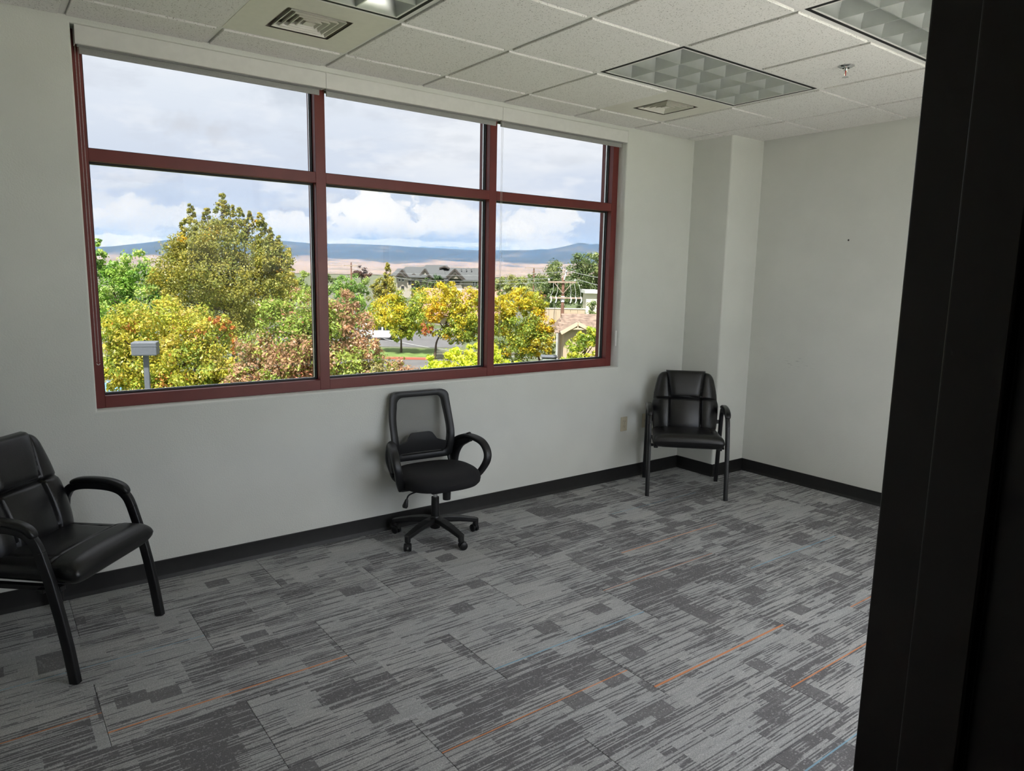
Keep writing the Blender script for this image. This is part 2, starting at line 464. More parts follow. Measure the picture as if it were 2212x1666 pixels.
# corridor behind the doorway
mb = MB(); mb.box(XL, .15, YB-2.2, YB-2.0, -.25, 3.1); mb.box(0, .15, YB-2.0, YB-.13, -.25, 3.1)
tag(mb.build('wall_corridor', m_plaster), kind='structure')
tag(MB().box(XL, 0, YB-2.0, YB-.135, 2.55, 2.6).build('ceiling_corridor', m_plaster), kind='structure')
mb = MB(); mb.box(XL-.2, XR+.3, YB-.14, YW+.26, 3.1, 3.3); mb.box(XL-.2, .15, YB-2.2, YB-.14, 3.1, 3.3)
tag(mb.build('roof_slab', m_concrete), kind='structure')
G = CAM.z - 8.1
tag(MB().box(XL-.2, XR+.26, YB-2.2, YW+.255, G, -.26).build('building_storeys_below', m_concrete), kind='structure')
tag(MB().box(.16, XR+3, YB-6, YB-.14, -.60, -.20).build('bounce_terrace', m_bounce), kind='structure')  # unseen reflector added to bounce daylight in through the rear window

# floor: slab + carpet planks
floor = tag(MB().box(XL-.1, XR+.2, YB-2.0, YW+.1, -.24, -.006).build('floor', m_base), kind='structure')
PL, PW = .9045, .4555
def plank_mesh(x0, x1, y0, y1):
    return MB().box(x0, x1, y0, y1, -.006, 0.0).mesh('carpet_tile', m_carpet, bevel=.0016, seg=1)
full = plank_mesh(-PL/2+.0006, PL/2-.0006, -PW/2+.0006, PW/2-.0006)
accent = {}   # (x centre, y centre) row/col -> (yarn offset, half width, blue?)
yarns = [(-.93, -.985, .0052, 0), (-.015, -1.758, .0036, 0), (.886, -1.909, .0065, 0), (1.343, -2.231, .0042, 0), (.428, -1.435, .0050, 1),
         (2.222, -1.418, .0050, 1), (1.79, -.838, .0040, 0), (.75, -2.54, .0040, 1), (-1.83, -.84, .0035, 0), (-.93, -.46, .0030, 1), (1.34, -1.15, .0022, 0),
         (-.01, -2.75, .004, 1), (-.93, -2.33, .004, 0), (2.7, -2.0, .004, 0), (2.7, -.30, .0025, 1)]
row = 0
y1 = YW + .1
ys = [-1.5275 + PW*k for k in range(-5, 6)]     # row edges
for k in range(len(ys)-1):
    ya, yb = ys[k], ys[k+1]
    a, b = max(ya, YB-.13), min(yb, YW-.004)
    if b - a < .02: continue
    odd = (round((ya + 1.5275)/PW) % 2 == 0)
    x = (-.012 if odd else -.4645) - PL*4
    while x < XR:
        xa, xb = max(x, XL+.004), min(x+PL, XR-.004)
        if xb - xa > .02:
            cx, cy = x+PL/2, (ya+yb)/2
            if abs(xb-xa-PL) < 1e-6 and abs(b-a-PW) < 1e-6: me = full
            else: me = plank_mesh(xa-cx+.0006, xb-cx-.0006, a-cy+.0006, b-cy-.0006)
            o = inst('carpet_tile', me, floor, (cx, cy, 0), (0, 0, 0))
            o['yarn_row'] = 9.0; o['yarn_half'] = .004; o['yarn_blue'] = 0.0
            for (yx, yy, hw, bl) in yarns:
                if abs(yx-cx) < PL/2 and ya < yy < yb:
                    o['yarn_row'] = yy-cy; o['yarn_half'] = hw; o['yarn_blue'] = float(bl)
        x += PL

# baseboards (cove base: toe, face, thin top)
def baseboard(name, a, b, nrm):
    a = Vector((*a, 0)); b = Vector((*b, 0)); nrm = Vector((*nrm, 0))
    prof = [(0, 0), (.016, 0), (.015, .004), (.008, .014), (.006, .022), (.006, HB-.003), (.004, HB), (0, HB)]
    mb = MB(); q = []
    for p in (a, b): q += [tuple(p + nrm*x + Vector((0, 0, z))) for x, z in prof]
    n = len(prof)
    mb.add(q, [tuple(range(n)), tuple(range(n, 2*n))] + [(i, (i+1) % n, n+(i+1) % n, n+i) for i in range(n)])
    return tag(mb.build(name, m_base, smooth=30), kind='structure')
baseboard('baseboard_front', (XL, YW), (XC, YW), (0, -1))
baseboard('baseboard_column_side', (XC, YC-.006), (XC, YW), (-1, 0))
baseboard('baseboard_column_face', (XC-.006, YC), (XR, YC), (0, -1))
baseboard('baseboard_right', (XR, YB), (XR, YC), (-1, 0))
baseboard('baseboard_left', (XL, YB), (XL, YW), (1, 0))
baseboard('baseboard_back', (DX1+.06, YB-.01), (XR, YB-.01), (0, 1))

# ------------------------------------------------------------------ ceiling
T = .6096
ceil = tag(MB().box(XL, XR, YB, YW, H+.30, H+.31).build('ceiling', m_reveal), kind='structure')
xs = [XL] + [i*T for i in range(-4, 6)] + [XR]
yj = [YW, 0] + [-j*T for j in range(1, 6)] + [YB-.01]
skip = {}
def cell(i0, i1, j0, j1): return (i0*T, i1*T, -j1*T, -j0*T)
lights = [(-2, 0, 1, 2), (2, 4, 1, 2), (2, 4, 3, 4)]
diffs = [(-1, 0, 0, 1), (3, 4, 0, 1)]
holes = [cell(*l) for l in lights] + [cell(*d) for d in diffs]
def in_hole(x, y): return any(a < x < b and c < y < d for a, b, c, d in holes)
tile_cache = {}
for k in range(len(yj)-1):
    for i in range(len(xs)-1):
        x0, x1, y0, y1 = xs[i], xs[i+1], yj[k+1], yj[k]
        cx, cy = (x0+x1)/2, (y0+y1)/2
        if in_hole(cx, cy): continue
        key = (round(x1-x0, 3), round(y1-y0, 3))
        if key not in tile_cache:
            hx, hy = (x1-x0)/2-.0155, (y1-y0)/2-.0155
            tile_cache[key] = MB().box(-hx, hx, -hy, hy, -.0085, .012).mesh('ceiling_tile', m_ctile, bevel=.002, seg=1)
        inst('ceiling_tile', tile_cache[key], ceil, (cx, cy, H))
for k, y in enumerate(yj[1:-1]):
    mb = MB(); mb.box(XL, XR, y-.012, y+.012, H, H+.003); mb.box(XL, XR, y-.0008, y+.0008, H+.003, H+.04)
    mb.build('grid_runner', m_tbar, ceil)
for i, x in enumerate(xs[1:-1]):
    # cross tees are interrupted by the long fixtures
    segs = [(YB, YW)]
    for a, b, c, d in [cell(*l) for l in lights]:
        if a+.01 < x < b-.01:
            segs = [q for s in segs for q in ([(s[0], c), (d, s[1])] if s[0] < c and s[1] > d else [s])]
    for a, b in segs:
        mb = MB(); mb.box(x-.012, x+.012, a, b, H+.0004, H+.0034); mb.box(x-.0008, x+.0008, a, b, H+.0034, H+.04)
        mb.build('grid_tee', m_tbar, ceil)
mb = MB(); w = .022
mb.box(XL, XR, YW-w, YW, H+.0006, H+.0036); mb.box(XR-w, XR, YB, YW, H+.0007, H+.0037); mb.box(XL, XL+w, YB, YW, H+.0007, H+.0037); mb.box(XL, XR, YB, YB+w, H+.0006, H+.0036)
mb.build('wall_angle', m_tbar, ceil)

# parabolic troffers ---------------------------------------------------
LX, LY = 1.194, .584
def louver_profile(dep, t0, t1, half=False):
    q = []
    n = 7
    for k in range(n+1):
        s = k/n; q.append((t0 + (t1-t0)*s**1.8, s*dep))
    left = [(-x, z) for x, z in q][::-1]
    return (q + left) if not half else (q + [(-t0, dep), (-t0, 0)])
def make_troffer():
    r = empty('ceiling_troffer')
    mb = MB()
    mb.box(-LX/2, LX/2, -LY/2, LY/2, .112, .116)
    for sx in (-1, 1): mb.box(sx*LX/2, sx*(LX/2-.003), -LY/2, LY/2, .006, .112)
    for sy in (-1, 1): mb.box(-LX/2, LX/2, sy*LY/2, sy*(LY/2-.003), .006, .112)
    mb.build('housing', m_white, r)
    mb = MB(); a, b, c = LX/2, LY/2, .019       # flush black strip painting the shadow in the air slot
    for s in (-1, 1):
        mb.box(-a, a, s*b, s*(b-c), .0005, .002); mb.box(s*a, s*(a-c), -b+c, b-c, .0005, .002)
    mb.build('air_slot_shade', m_black, r)
    mb = MB(); a -= c; b -= c; c = .009
    for s in (-1, 1):
        mb.box(-a, a, s*b, s*(b-c), 0, .010); mb.box(s*a, s*(a-c), -b+c, b-c, 0, .010)
    mb.build('louver_frame', m_tbar, r)
    a -= c; b -= c
    dep = .082
    lp = louver_profile(dep, .0024, .026)
    for k in range(1, 3):
        y = -b + 2*b*k/3
        MB().prism([(y+p, z+.001) for p, z in lp], 'x', -a, a).build('long_blade', m_alu, r, smooth=40)
    cp = louver_profile(dep, .0028, .026)
    for k in range(1, 6):
        x = -a + 2*a*k/6
        MB().prism([(x+p, z) for p, z in cp], 'y', -b, b).build('cross_blade', m_alu, r, smooth=40)
    hp = louver_profile(dep, .001, .03, True)
    for s in (-1, 1):
        MB().prism([(s*(b - p), z+.001) for p, z in hp], 'x', -a, a).build('side_reflector', m_alu, r, smooth=40)
        MB().prism([(s*(a - p), z+.001) for p, z in hp], 'y', -b, b).build('end_reflector', m_alu, r, smooth=40)
    for k in range(3):
        y = -b + 2*b*(k+.5)/3
        MB().tube([(-a+.02, y, .097), (a-.02, y, .097)], .0125, 10).build('lamp_tube', m_tube, r, smooth=50)
    return r
tro = make_troffer()
tl = ['switched-off ceiling light cut by the top of the picture, beside the larger-looking air diffuser',
      'whole switched-off ceiling light with eighteen louver cells, nearest the far corner',
      'switched-off ceiling light partly hidden behind the dark door frame at the top right']
for k, l in enumerate(lights):
    o = tro if k == 0 else copy_tree(tro)
    a, b, c, d = cell(*l); o.location = ((a+b)/2, (c+d)/2, H-.001)
    tag(o, tl[k], 'ceiling light', 'recessed parabolic ceiling lights')

# square diffusers -----------------------------------------------------
def make_diffuser():
    r = empty('air_diffuser'); P = .303; V = .150
    mb = MB()
    for x0, x1, y0, y1 in ((-P, P, -P, -V), (-P, P, V, P), (-P, -V, -V, V), (V, P, -V, V)): mb.box(x0, x1, y0, y1, 0, .004)
    mb.build('panel', m_cream, r)
    mb = MB()
    for s in (-1, 1):
        mb.box(-V, V, s*V, s*(V+.003), .0, .045); mb.box(s*V, s*(V+.003), -V, V, .0, .045)
    mb.box(-V, V, -V, V, .045, .048)
    mb.build('neck', m_reveal, r)
    def ring(h0, h1, z0, z1, th):
        mb = MB(); L = []
        for h, z in ((h0, z0), (h1, z1), (h1-th, z1), (h0-th, z0)):
            L.append([(-h, -h, z), (h, -h, z), (h, h, z), (-h, h, z)])
        L.append(L[0])
        for i in range(4):
            for k in range(4): mb.add([L[i][k], L[i][(k+1) % 4], L[i+1][(k+1) % 4], L[i+1][k]], [(0, 1, 2, 3)])
        return mb
    for h in (.130, .102, .074, .046):
        q = ring(h, h-.011, -.001, .020, .004)
        q.build('louver_ring', m_cream, r)
    mb = MB(); h = .024
    mb.add([(-h, -h, 0), (h, -h, 0), (h, h, 0), (-h, h, 0), (0, 0, .03)], [(0, 1, 4), (1, 2, 4), (2, 3, 4), (3, 0, 4)])
    mb.add([(-h, -h, 0), (h, -h, 0), (h, h, 0), (-h, h, 0)], [(3, 2, 1, 0)])
    mb.build('core', m_cream, r)
    return r
dif = make_diffuser()
dl = ['cream square air diffuser panel above the left window pane, next to the cut-off light',
      'cream square air diffuser panel touching the whole ceiling light near the corner']
for k, q in enumerate(diffs):
    o = dif if k == 0 else copy_tree(dif)
    a, b, c, d = cell(*q); o.location = ((a+b)/2, (c+d)/2, H-.001)
    tag(o, dl[k], 'air diffuser', 'ceiling air diffusers')

# sprinkler
sp = empty('sprinkler_head', (2.091, -1.562, H-.0085)); tag(sp, 'chrome fire sprinkler with a red bulb hanging from a ceiling tile', 'sprinkler')
MB().lathe([(.041, .0), (.041, -.003), (.032, -.009), (.018, -.013), (.018, .0)], 28).build('escutcheon', m_chrome, sp, smooth=40)
MB().lathe([(.010, -.008), (.010, -.022), (.007, -.026), (.0, -.026)], 14).build('body', m_chrome, sp, smooth=40)
mb = MB()
for s in (-1, 1): mb.tube(curve([(s*.009, 0, -.022), (s*.0125, 0, -.034), (s*.009, 0, -.048), (s*.002, 0, -.054)], 4), .0022, 6)
mb.build('frame_arms', m_chrome, sp, smooth=50)
MB().tube([(0, 0, -.026), (0, 0, -.05)], .0024, 8).build('bulb', m_red, sp, smooth=50)
MB().lathe([(.0, -.054), (.004, -.054), (.0165, -.056), (.0165, -.0575), (.0, -.058)], 18).build('deflector', m_chrome, sp, smooth=40)

# ------------------------------------------------------------------ main window
win = empty('window_1', (0, 0, 0)); tag(win, kind='structure')
F0, F1 = .377, .425          # interior frame depth
E0, E1 = .452, .505          # exterior frame depth
fx = [(OX0, -1.140), (-.014, .046), (1.197, 1.255), (2.345, OX1)]     # vertical members
zs = [(OZ0, .985), (2.127, 2.185), (2.65, OZ1)]                        # horizontal members
nm = ['jamb', 'mullion', 'mullion', 'jamb']
for (x0, x1), n in zip(fx, nm):
    MB().box(x0, x1, F0, F1, OZ0, OZ1).build(n, m_maroon, win, bevel=.0015, seg=1)
    MB().box(x0+.004, x1-.004, E0, E1, OZ0, OZ1).build('exterior_'+n, m_maroon, win, bevel=.0015, seg=1)
    MB().box(x0+.018, x1-.018, F1, E0, OZ0, OZ1).build('pressure_bar', m_gasket, win)
for k in range(3):
    X0, X1 = fx[k][1], fx[k+1][0]
    for (z0, z1), n in zip(zs, ['sill_rail', 'transom', 'head_rail']):
        MB().box(X0, X1, F0+.0006, F1, z0, z1).build(n, m_maroon, win, bevel=.0015, seg=1)
        MB().box(X0-.004, X1+.004, E0, E1-.0006, z0+.004, z1-.004).build('exterior_'+n, m_maroon, win, bevel=.0015, seg=1)
        MB().box(X0-.004, X1+.004, F1, E0, z0+.02, z1-.02).build('pressure_bar', m_gasket, win)
    for (za, zb) in ((zs[0][1], zs[1][0]), (zs[1][1], zs[2][0])):
        p = MB().box(X0-.012, X1+.012, .4335, .4395, za-.012, zb+.012).build('pane', m_glass, win)
        mb = MB(); g0 = .007
        for (a, b, c, d) in ((X0, X0+g0, za, zb), (X1-g0, X1, za, zb), (X0+g0, X1-g0, za, za+g0), (X0+g0, X1-g0, zb-g0, zb)): mb.box(a, b, F1-.003, .4334, c, d)
        mb.build('gasket', m_gasket, p)
        mb = MB(); g0 = .010
        for (a, b, c, d) in ((X0-.003, X0+g0, za, zb), (X1-g0, X1+.003, za, zb), (X0+g0, X1-g0, za-.003, za+g0), (X0+g0, X1-g0, zb-g0, zb+.003)): mb.box(a, b, .4396, .4525, c, d)
        mb.build('spacer', m_spacer, p)

# second window added to the back wall, unseen, to brighten the room
w2 = empty('added_window', (0, 0, 0)); tag(w2, kind='structure')
ya, yb = YB-.11, YB-.05
bm_ = [BX0, BX0+(BX1-BX0)/3, BX0+(BX1-BX0)*2/3, BX1]
for x0, x1 in ((bm_[0], bm_[0]+.05), (bm_[1]-.03, bm_[1]+.03), (bm_[2]-.03, bm_[2]+.03), (bm_[3]-.05, bm_[3])):
    MB().box(x0, x1, ya, yb, BZ0, BZ1).build('mullion', m_maroon, w2, bevel=.0015, seg=1)
for z0, z1 in ((BZ0, BZ0+.05), (BZ1-.05, BZ1)):
    MB().box(BX0, BX1, ya+.001, yb-.001, z0, z1).build('rail', m_maroon, w2, bevel=.0015, seg=1)
for k in range(3):
    MB().box(bm_[k]+.03, bm_[k+1]-.03, ya+.027, ya+.033, BZ0+.04, BZ1-.04).build('pane', m_clear, w2)

# roller blinds ----------------------------------------------------------
seams = [OX0+.014, .0195, 1.2325, OX1-.002]
bl = ['grey-white roller blind cassette over the left window bay', 'grey-white roller blind cassette over the middle window bay', 'grey-white roller blind cassette over the right window bay']
def chain(mb, x, y, z0, z1):
    n = int((z0-z1)/.0062)
    for k in range(n):
        for s in (-1, 1): mb.ico((x+s*.0065, y+.002*s, z0 - k*.0062), .0021)
    for k in range(7):
        a = math.pi*k/6; mb.ico((x+.0065*math.cos(a), y, z1-.0065*math.sin(a)), .0021)
for k in range(3):
    x0, x1 = seams[k]+.0008, seams[k+1]-.0008
    r = empty('roller_blind', ((x0+x1)/2, YW, 2.71)); tag(r, bl[k], 'roller blind', 'roller blinds over the window')
    ox, oy, oz = r.location
    mb = MB()
    mb.prism([(-.006, -.082), (-.006, 0), (.07, 0), (.07, -.003), (-.003, -.003), (-.003, -.079), (.010, -.079), (.010, -.082)], 'x', x0-ox, x1-ox)
    mb.build('fascia', m_fascia, r, bevel=.0012, seg=2)
    MB().tube([(x0-ox+.012, .042, -.050), (x1-ox-.012, .042, -.050)], .034, 20).build('roller', m_blind, r, smooth=50)
    mb = MB(); mb.sweep([(x0-ox+.02, .046, -.098), (x1-ox-.02, .046, -.098)], rr(.010, .030, .004), up=(0, 1, 0)); mb.build('hem_bar', m_blind, r, smooth=40)
    for s, xx in ((-1, x0), (1, x1)):
        MB().box(xx-ox-s*.001, xx-ox-s*.004, .004, .068, -.078, -.004).build('end_bracket', m_fascia, r)
    if k == 0:
        mb = MB(); chain(mb, x0-ox+.010, .050, -.07, -1.555); mb.build('bead_chain', m_spacer, r, smooth=60)
    if k == 2:
        mb = MB(); chain(mb, x0-ox+.030, .040, -.07, -1.62); mb.build('bead_chain', m_spacer, r, smooth=60)
        mb = MB(); chain(mb, x1-ox-.008, .030, -.07, -1.56); mb.build('bead_chain', m_spacer, r, smooth=60)
        MB().sweep([(x1-ox-.006, .030, -1.50), (x1-ox-.006, .030, -1.62)], rr(.012, .016, .004), up=(0, 1, 0)).build('tension_guide', m_fascia, r, smooth=40)

# ------------------------------------------------------------------ door frame
door = empty('door_1', (0, 0, 0)); tag(door, kind='structure')
def jamb(sgn, xr, xstop):
    y = YB
    q = [(xr, y), (xr, y-.0453), (xstop, y-.0453), (xstop, y-.0925), (xr, y-.0925), (xr, y-.14), (xr+sgn*.052, y-.14), (xr+sgn*.052, y-.1305), (xr+sgn*.012, y-.1305), (xr+sgn*.012, y-.0095), (xr+sgn*.052, y-.0095), (xr+sgn*.052, y)]
    return MB().prism(q, 'z', 0, DH-.03)
xj = CAM.x + .656
jb = jamb(1, xj, CAM.x+.640).build('frame_jamb', m_brown, door, bevel=.0022, seg=3)
jamb(-1, CAM.x-.285, CAM.x-.269).build('frame_jamb', m_brown, door, bevel=.0022, seg=3)
mb = MB(); mb.box(CAM.x-.337, xj+.052, YB-.14, YB-.1305, DH-.03, DH+.03); mb.box(CAM.x-.337, xj+.052, YB-.0095, YB, DH-.03, DH+.03); mb.box(CAM.x-.285, xj, YB-.1305, YB-.0095, DH-.03, DH-.025); mb.box(CAM.x-.285, xj, YB-.0925, YB-.0453, DH-.046, DH-.03)
mb.build('frame_head', m_brown, door, bevel=.002, seg=1)
for z in (.4, 1.17, 1.9):
    MB().lathe([(.0, 0), (.0055, .0), (.0055, .003), (.003, .005), (.0, .005)], 14, (CAM.x+.646, YB-.0453, z), (0, 1, 0)).build('silencer', m_silencer, jb, smooth=40)

# ------------------------------------------------------------------ outlets
def outlet(x, z, label, duplex=True):
    r = empty('wall_outlet', (x, YW, z)); tag(r, label, 'outlet')
    MB().box(-.0365, .0365, -.006, .0, -.0585, .0585).build('cover_plate', m_plate, r, bevel=.003, seg=2)
    if duplex:
        for s in (-1, 1):
            pr = [(.0165*math.cos(a)*1.0, s*.020+max(-.0135, min(.0135, .0175*math.sin(a)))) for a in [2*math.pi*k/20 for k in range(20)]]
            f = MB().prism(pr, 'y', -.0085, -.005).build('receptacle', m_plate, r, bevel=.0006, seg=1)
            for dx, h in ((-.0065, .009), (.0065, .007)): MB().box(dx-.0013, dx+.0013, -.0088, -.0082, s*.020-.001, s*.020+h-.001).build('slot', m_slot, f)
            MB().lathe([(0, 0), (.0024, 0), (.0024, .0004), (0, .0004)], 10, (0, -.0088, s*.020-.008), (0, 1, 0)).build('slot', m_slot, f)
        MB().lathe([(0, 0), (.003, 0), (.002, .001), (0, .001)], 10, (0, -.006, 0), (0, -1, 0)).build('screw', m_chrome, r)
    else:
        f = MB().box(-.011, .011, -.0085, -.005, -.012, .012).build('jack', m_plate, r, bevel=.001, seg=1)
        MB().box(-.006, .006, -.0088, -.0083, -.006, .006).build('slot', m_slot, f)
        for s in (-1, 1): MB().lathe([(0, 0), (.003, 0), (.002, .001), (0, .001)], 10, (0, -.006, s*.041), (0, -1, 0)).build('screw', m_chrome, r)
    return r
outlet(2.493, .455, 'beige duplex power outlet on the wall left of the corner chair')
outlet(2.742, .458, 'beige data jack plate half hidden behind the corner chair', False)

# ------------------------------------------------------------------ guest chairs
def smoothstep(a, b, x):
    t = min(1, max(0, (x-a)/(b-a))); return t*t*(3-2*t)
def groove(d, w=.007): return math.exp(-(d/w)**2)
def make_guest_chair():
    r = empty('guest_chair')
    # back: local front is -Y
    lean = math.radians(17.5)
    def place(x, y, s):    # s metres up along the back from its foot
        by, bz = .112, .425
        return (x, by + s*math.sin(lean) + y*math.cos(lean), bz + s*math.cos(lean) - y*math.sin(lean))
    L = .482
    def halfw(s):
        q = s/L
        w = .240 + .018*math.sin(math.pi*min(1, q/.9)) - .010*smoothstep(.46, .56, q) - .012*smoothstep(.6, 1, q)
        if q > .86: w -= .060*(1-math.sqrt(max(0, 1-((q-.86)/.14)**2)))
        if q < .08: w -= .03*(1-math.sqrt(max(0, 1-((.08-q)/.08)**2)))
        return w
    nx, ns = 72, 64
    fr, bk = [], []
    for i in range(ns+1):
        s = L*i/ns; q = s/L; w = halfw(s); a, b = [], []
        for j in range(nx+1):
            t = -1 + 2*j/nx; x = w*t
            edge = max(0, 1-abs(t)**7)**.5 * min(1, (max(0, 1-abs(2*q-1)**14))**.5)
            pan_w = .118 + .024*max(0, (q-.54)/.46)      # centre panel half width
            puff = .050 + .010*math.sin(math.pi*min(1, q/.54)) if q < .54 else .046
            d = abs(x)-(pan_w if q > .54 else .120)
            g_ = .016*groove(d, .006)
            if q > .54: g_ = .012*groove(d, .006)
            hz = .016*groove((q-.54)*L, .006)
            lobes = .012*(math.cos(min(1, abs(x)/.118)*math.pi/2)) if abs(x) < .118 else .010*math.sin(math.pi*min(1, max(0, (abs(x)-.118)/.12)))
            a.append(place(x, -(puff + lobes - g_ - hz)*edge, s)); b.append(place(x, .018*edge, s))
        fr.append(a); bk.append(b)
    mb = MB(); mb.grid(fr); mb.grid(bk, True)
    for A, B in ((fr[0], bk[0]), (fr[-1], bk[-1])): mb.grid([A, B])
    mb.grid([[x[0] for x in fr], [x[0] for x in bk]]); mb.grid([[x[-1] for x in fr], [x[-1] for x in bk]])
    back = mb.build('backrest', m_leather, r, smooth=60)
    # raised head panel
    P = []; s0, s1 = L*.548, L+.012
    for i in range(25):
        q = i/24; row = []
        s = s0 + (s1-s0)*q; w = .114 + .040*q
        for j in range(41):
            t = -1 + 2*j/40
            e = max(0, 1-abs(t)**8)**.5 * max(0, 1-abs(2*q-1)**8)**.5
            y = -.030 - .034*e - .006*math.sin(math.pi*q)*e
            if q > .93: y = y*(1-.75*((q-.93)/.07)**2)
            row.append(place(w*t, y, s))
        P.append(row)
    B = [[(p[0], p[1]+.0, p[2]) for p in rw] for rw in P]
    mb = MB(); mb.grid(P)
    Q = []
    for i in range(25):
        q = i/24; s = s0 + (s1-s0)*q; w = .110 + .038*q
        Q.append([place(w*(-1+2*j/40), -.004 if q < .95 else .0, min(s, L-.004)) for j in range(41)])
    mb.grid(Q, True); mb.grid([P[0], Q[0]]); mb.grid([P[-1], Q[-1]]); mb.grid([[x[0] for x in P], [x[0] for x in Q]]); mb.grid([[x[-1] for x in P], [x[-1] for x in Q]])
    mb.build('headrest_panel', m_leather, back, smooth=60)
    MB().prism([(-.2, .445), (.2, .445), (.185, .83), (-.185, .83)], 'y', 0, .01)
    # seat cushion
    ny, nx = 60, 60; top, bot = [], []
    y0, y1 = -.282, .165
    for i in range(ny+1):
        q = i/ny; y = y0 + (y1-y0)*q; a, b = [], []
        w = .262 - .012*q - (.02*(1-math.sqrt(max(0, 1-((.06-q)/.06)**2))) if q < .06 else 0) - (.03*(1-math.sqrt(max(0, 1-((q-.9)/.1)**2))) if q > .9 else 0)
        for j in range(nx+1):
            t = -1 + 2*j/nx; x = w*t
            ex = max(0, 1-abs(t)**9)**.5
            # front roll, then a seam, then the rear panel
            roll = math.sqrt(max(0, 1-((q-.13)/.13)**2)) if q < .13 else 1.0
            zt = .428 + .052*roll*ex
            if q > .30: zt -= .010*smoothstep(.30, .36, q)*ex
            zt -= .010*groove((q-.30)*(y1-y0), .006)*ex
            if q > .30: zt -= .006*groove(abs(x)-.165-.03*q, .005)*ex
            zt += .006*math.sin(math.pi*j/nx)*ex
            zb = .428 - .050*(math.sqrt(max(0, 1-((q-.10)/.10)**2)) if q < .10 else 1.0)*ex
            a.append((x, y, zt)); b.append((x, y, zb))
        top.append(a); bot.append(b)
    mb = MB(); mb.grid(top, True); mb.grid(bot)
    for A, B in ((top[0], bot[0]), (top[-1], bot[-1])): mb.grid([A, B])
    mb.grid([[x[0] for x in top], [x[0] for x in bot]]); mb.grid([[x[-1] for x in top], [x[-1] for x in bot]])
    mb.build('seat', m_leather, r, smooth=60)
    mb = MB()
    for s in (-1, 1): mb.bar((s*.235, -.20, .368), (s*.235, .16, .368), .03, .02)
    mb.bar((-.275, -.13, .366), (.275, -.13, .366), .03, .018); mb.bar((-.275, .16, .360), (.275, .16, .360), .03, .018)
    mb.build('seat_frame', m_metal_blk, r, bevel=.003)
    prof = rr(.030, .040, .007, 3)
    for s in (-1, 1):
        x = s*.287
        MB().sweep([(x, -.262, 0), (x, -.243, .14), (x, -.220, .27), (x, -.188, .42), (x, -.156, .53)], prof, up=(1, 0, 0)).build('leg', m_metal_blk, r, smooth=40)
        MB().sweep(curve([(x, -.156, .53), (x, -.138, .572), (x, -.105, .605), (x, -.05, .622), (x, .03, .626), (x, .10, .620), (x, .145, .600), (x, .170, .56)], 5), prof, up=(1, 0, 0)).build('arm_tube', m_metal_blk, r, smooth=40)
        MB().sweep([(x, .170, .56), (x, .190, .42), (x, .225, .2), (x, .255, 0)], prof, up=(1, 0, 0)).build('leg', m_metal_blk, r, smooth=40)
        pts = curve([(x, -.142, .590), (x, -.118, .622), (x, -.07, .641), (x, -.01, .648), (x, .05, .648), (x, .10, .642), (x, .135, .628)], 6)
        n = len(pts); sc = [max(.35, min(1, (1-(abs(2*k/(n-1)-1))**9)**.5 + .0)) for k in range(n)]
        MB().sweep(pts, rr(.048, .030, .0145, 5), up=(1, 0, 0), scale=sc).build('armrest_pad', m_leather, r, smooth=50)
        MB().bar((s*.2, .175, .50), (s*.287, .178, .51), .012, .03).build('back_bracket', m_metal_blk, r, bevel=.002)
    return r
ch = make_guest_chair()
ch.location = (2.706, -.166, 0); ch.rotation_euler = (0, 0, math.atan2(-.705, .709))     # local -Y turned to (-.705,-.709)
tag(ch, 'black leather guest chair standing in the far corner by the column', 'chair', 'black leather guest chairs')
ch2 = copy_tree(ch)
ch2.location = (-1.425, -.176, 0); ch2.rotation_euler = (0, 0, math.atan2(.741, .671))
tag(ch2, 'black leather guest chair cut off by the left edge of the picture', 'chair', 'black leather guest chairs')

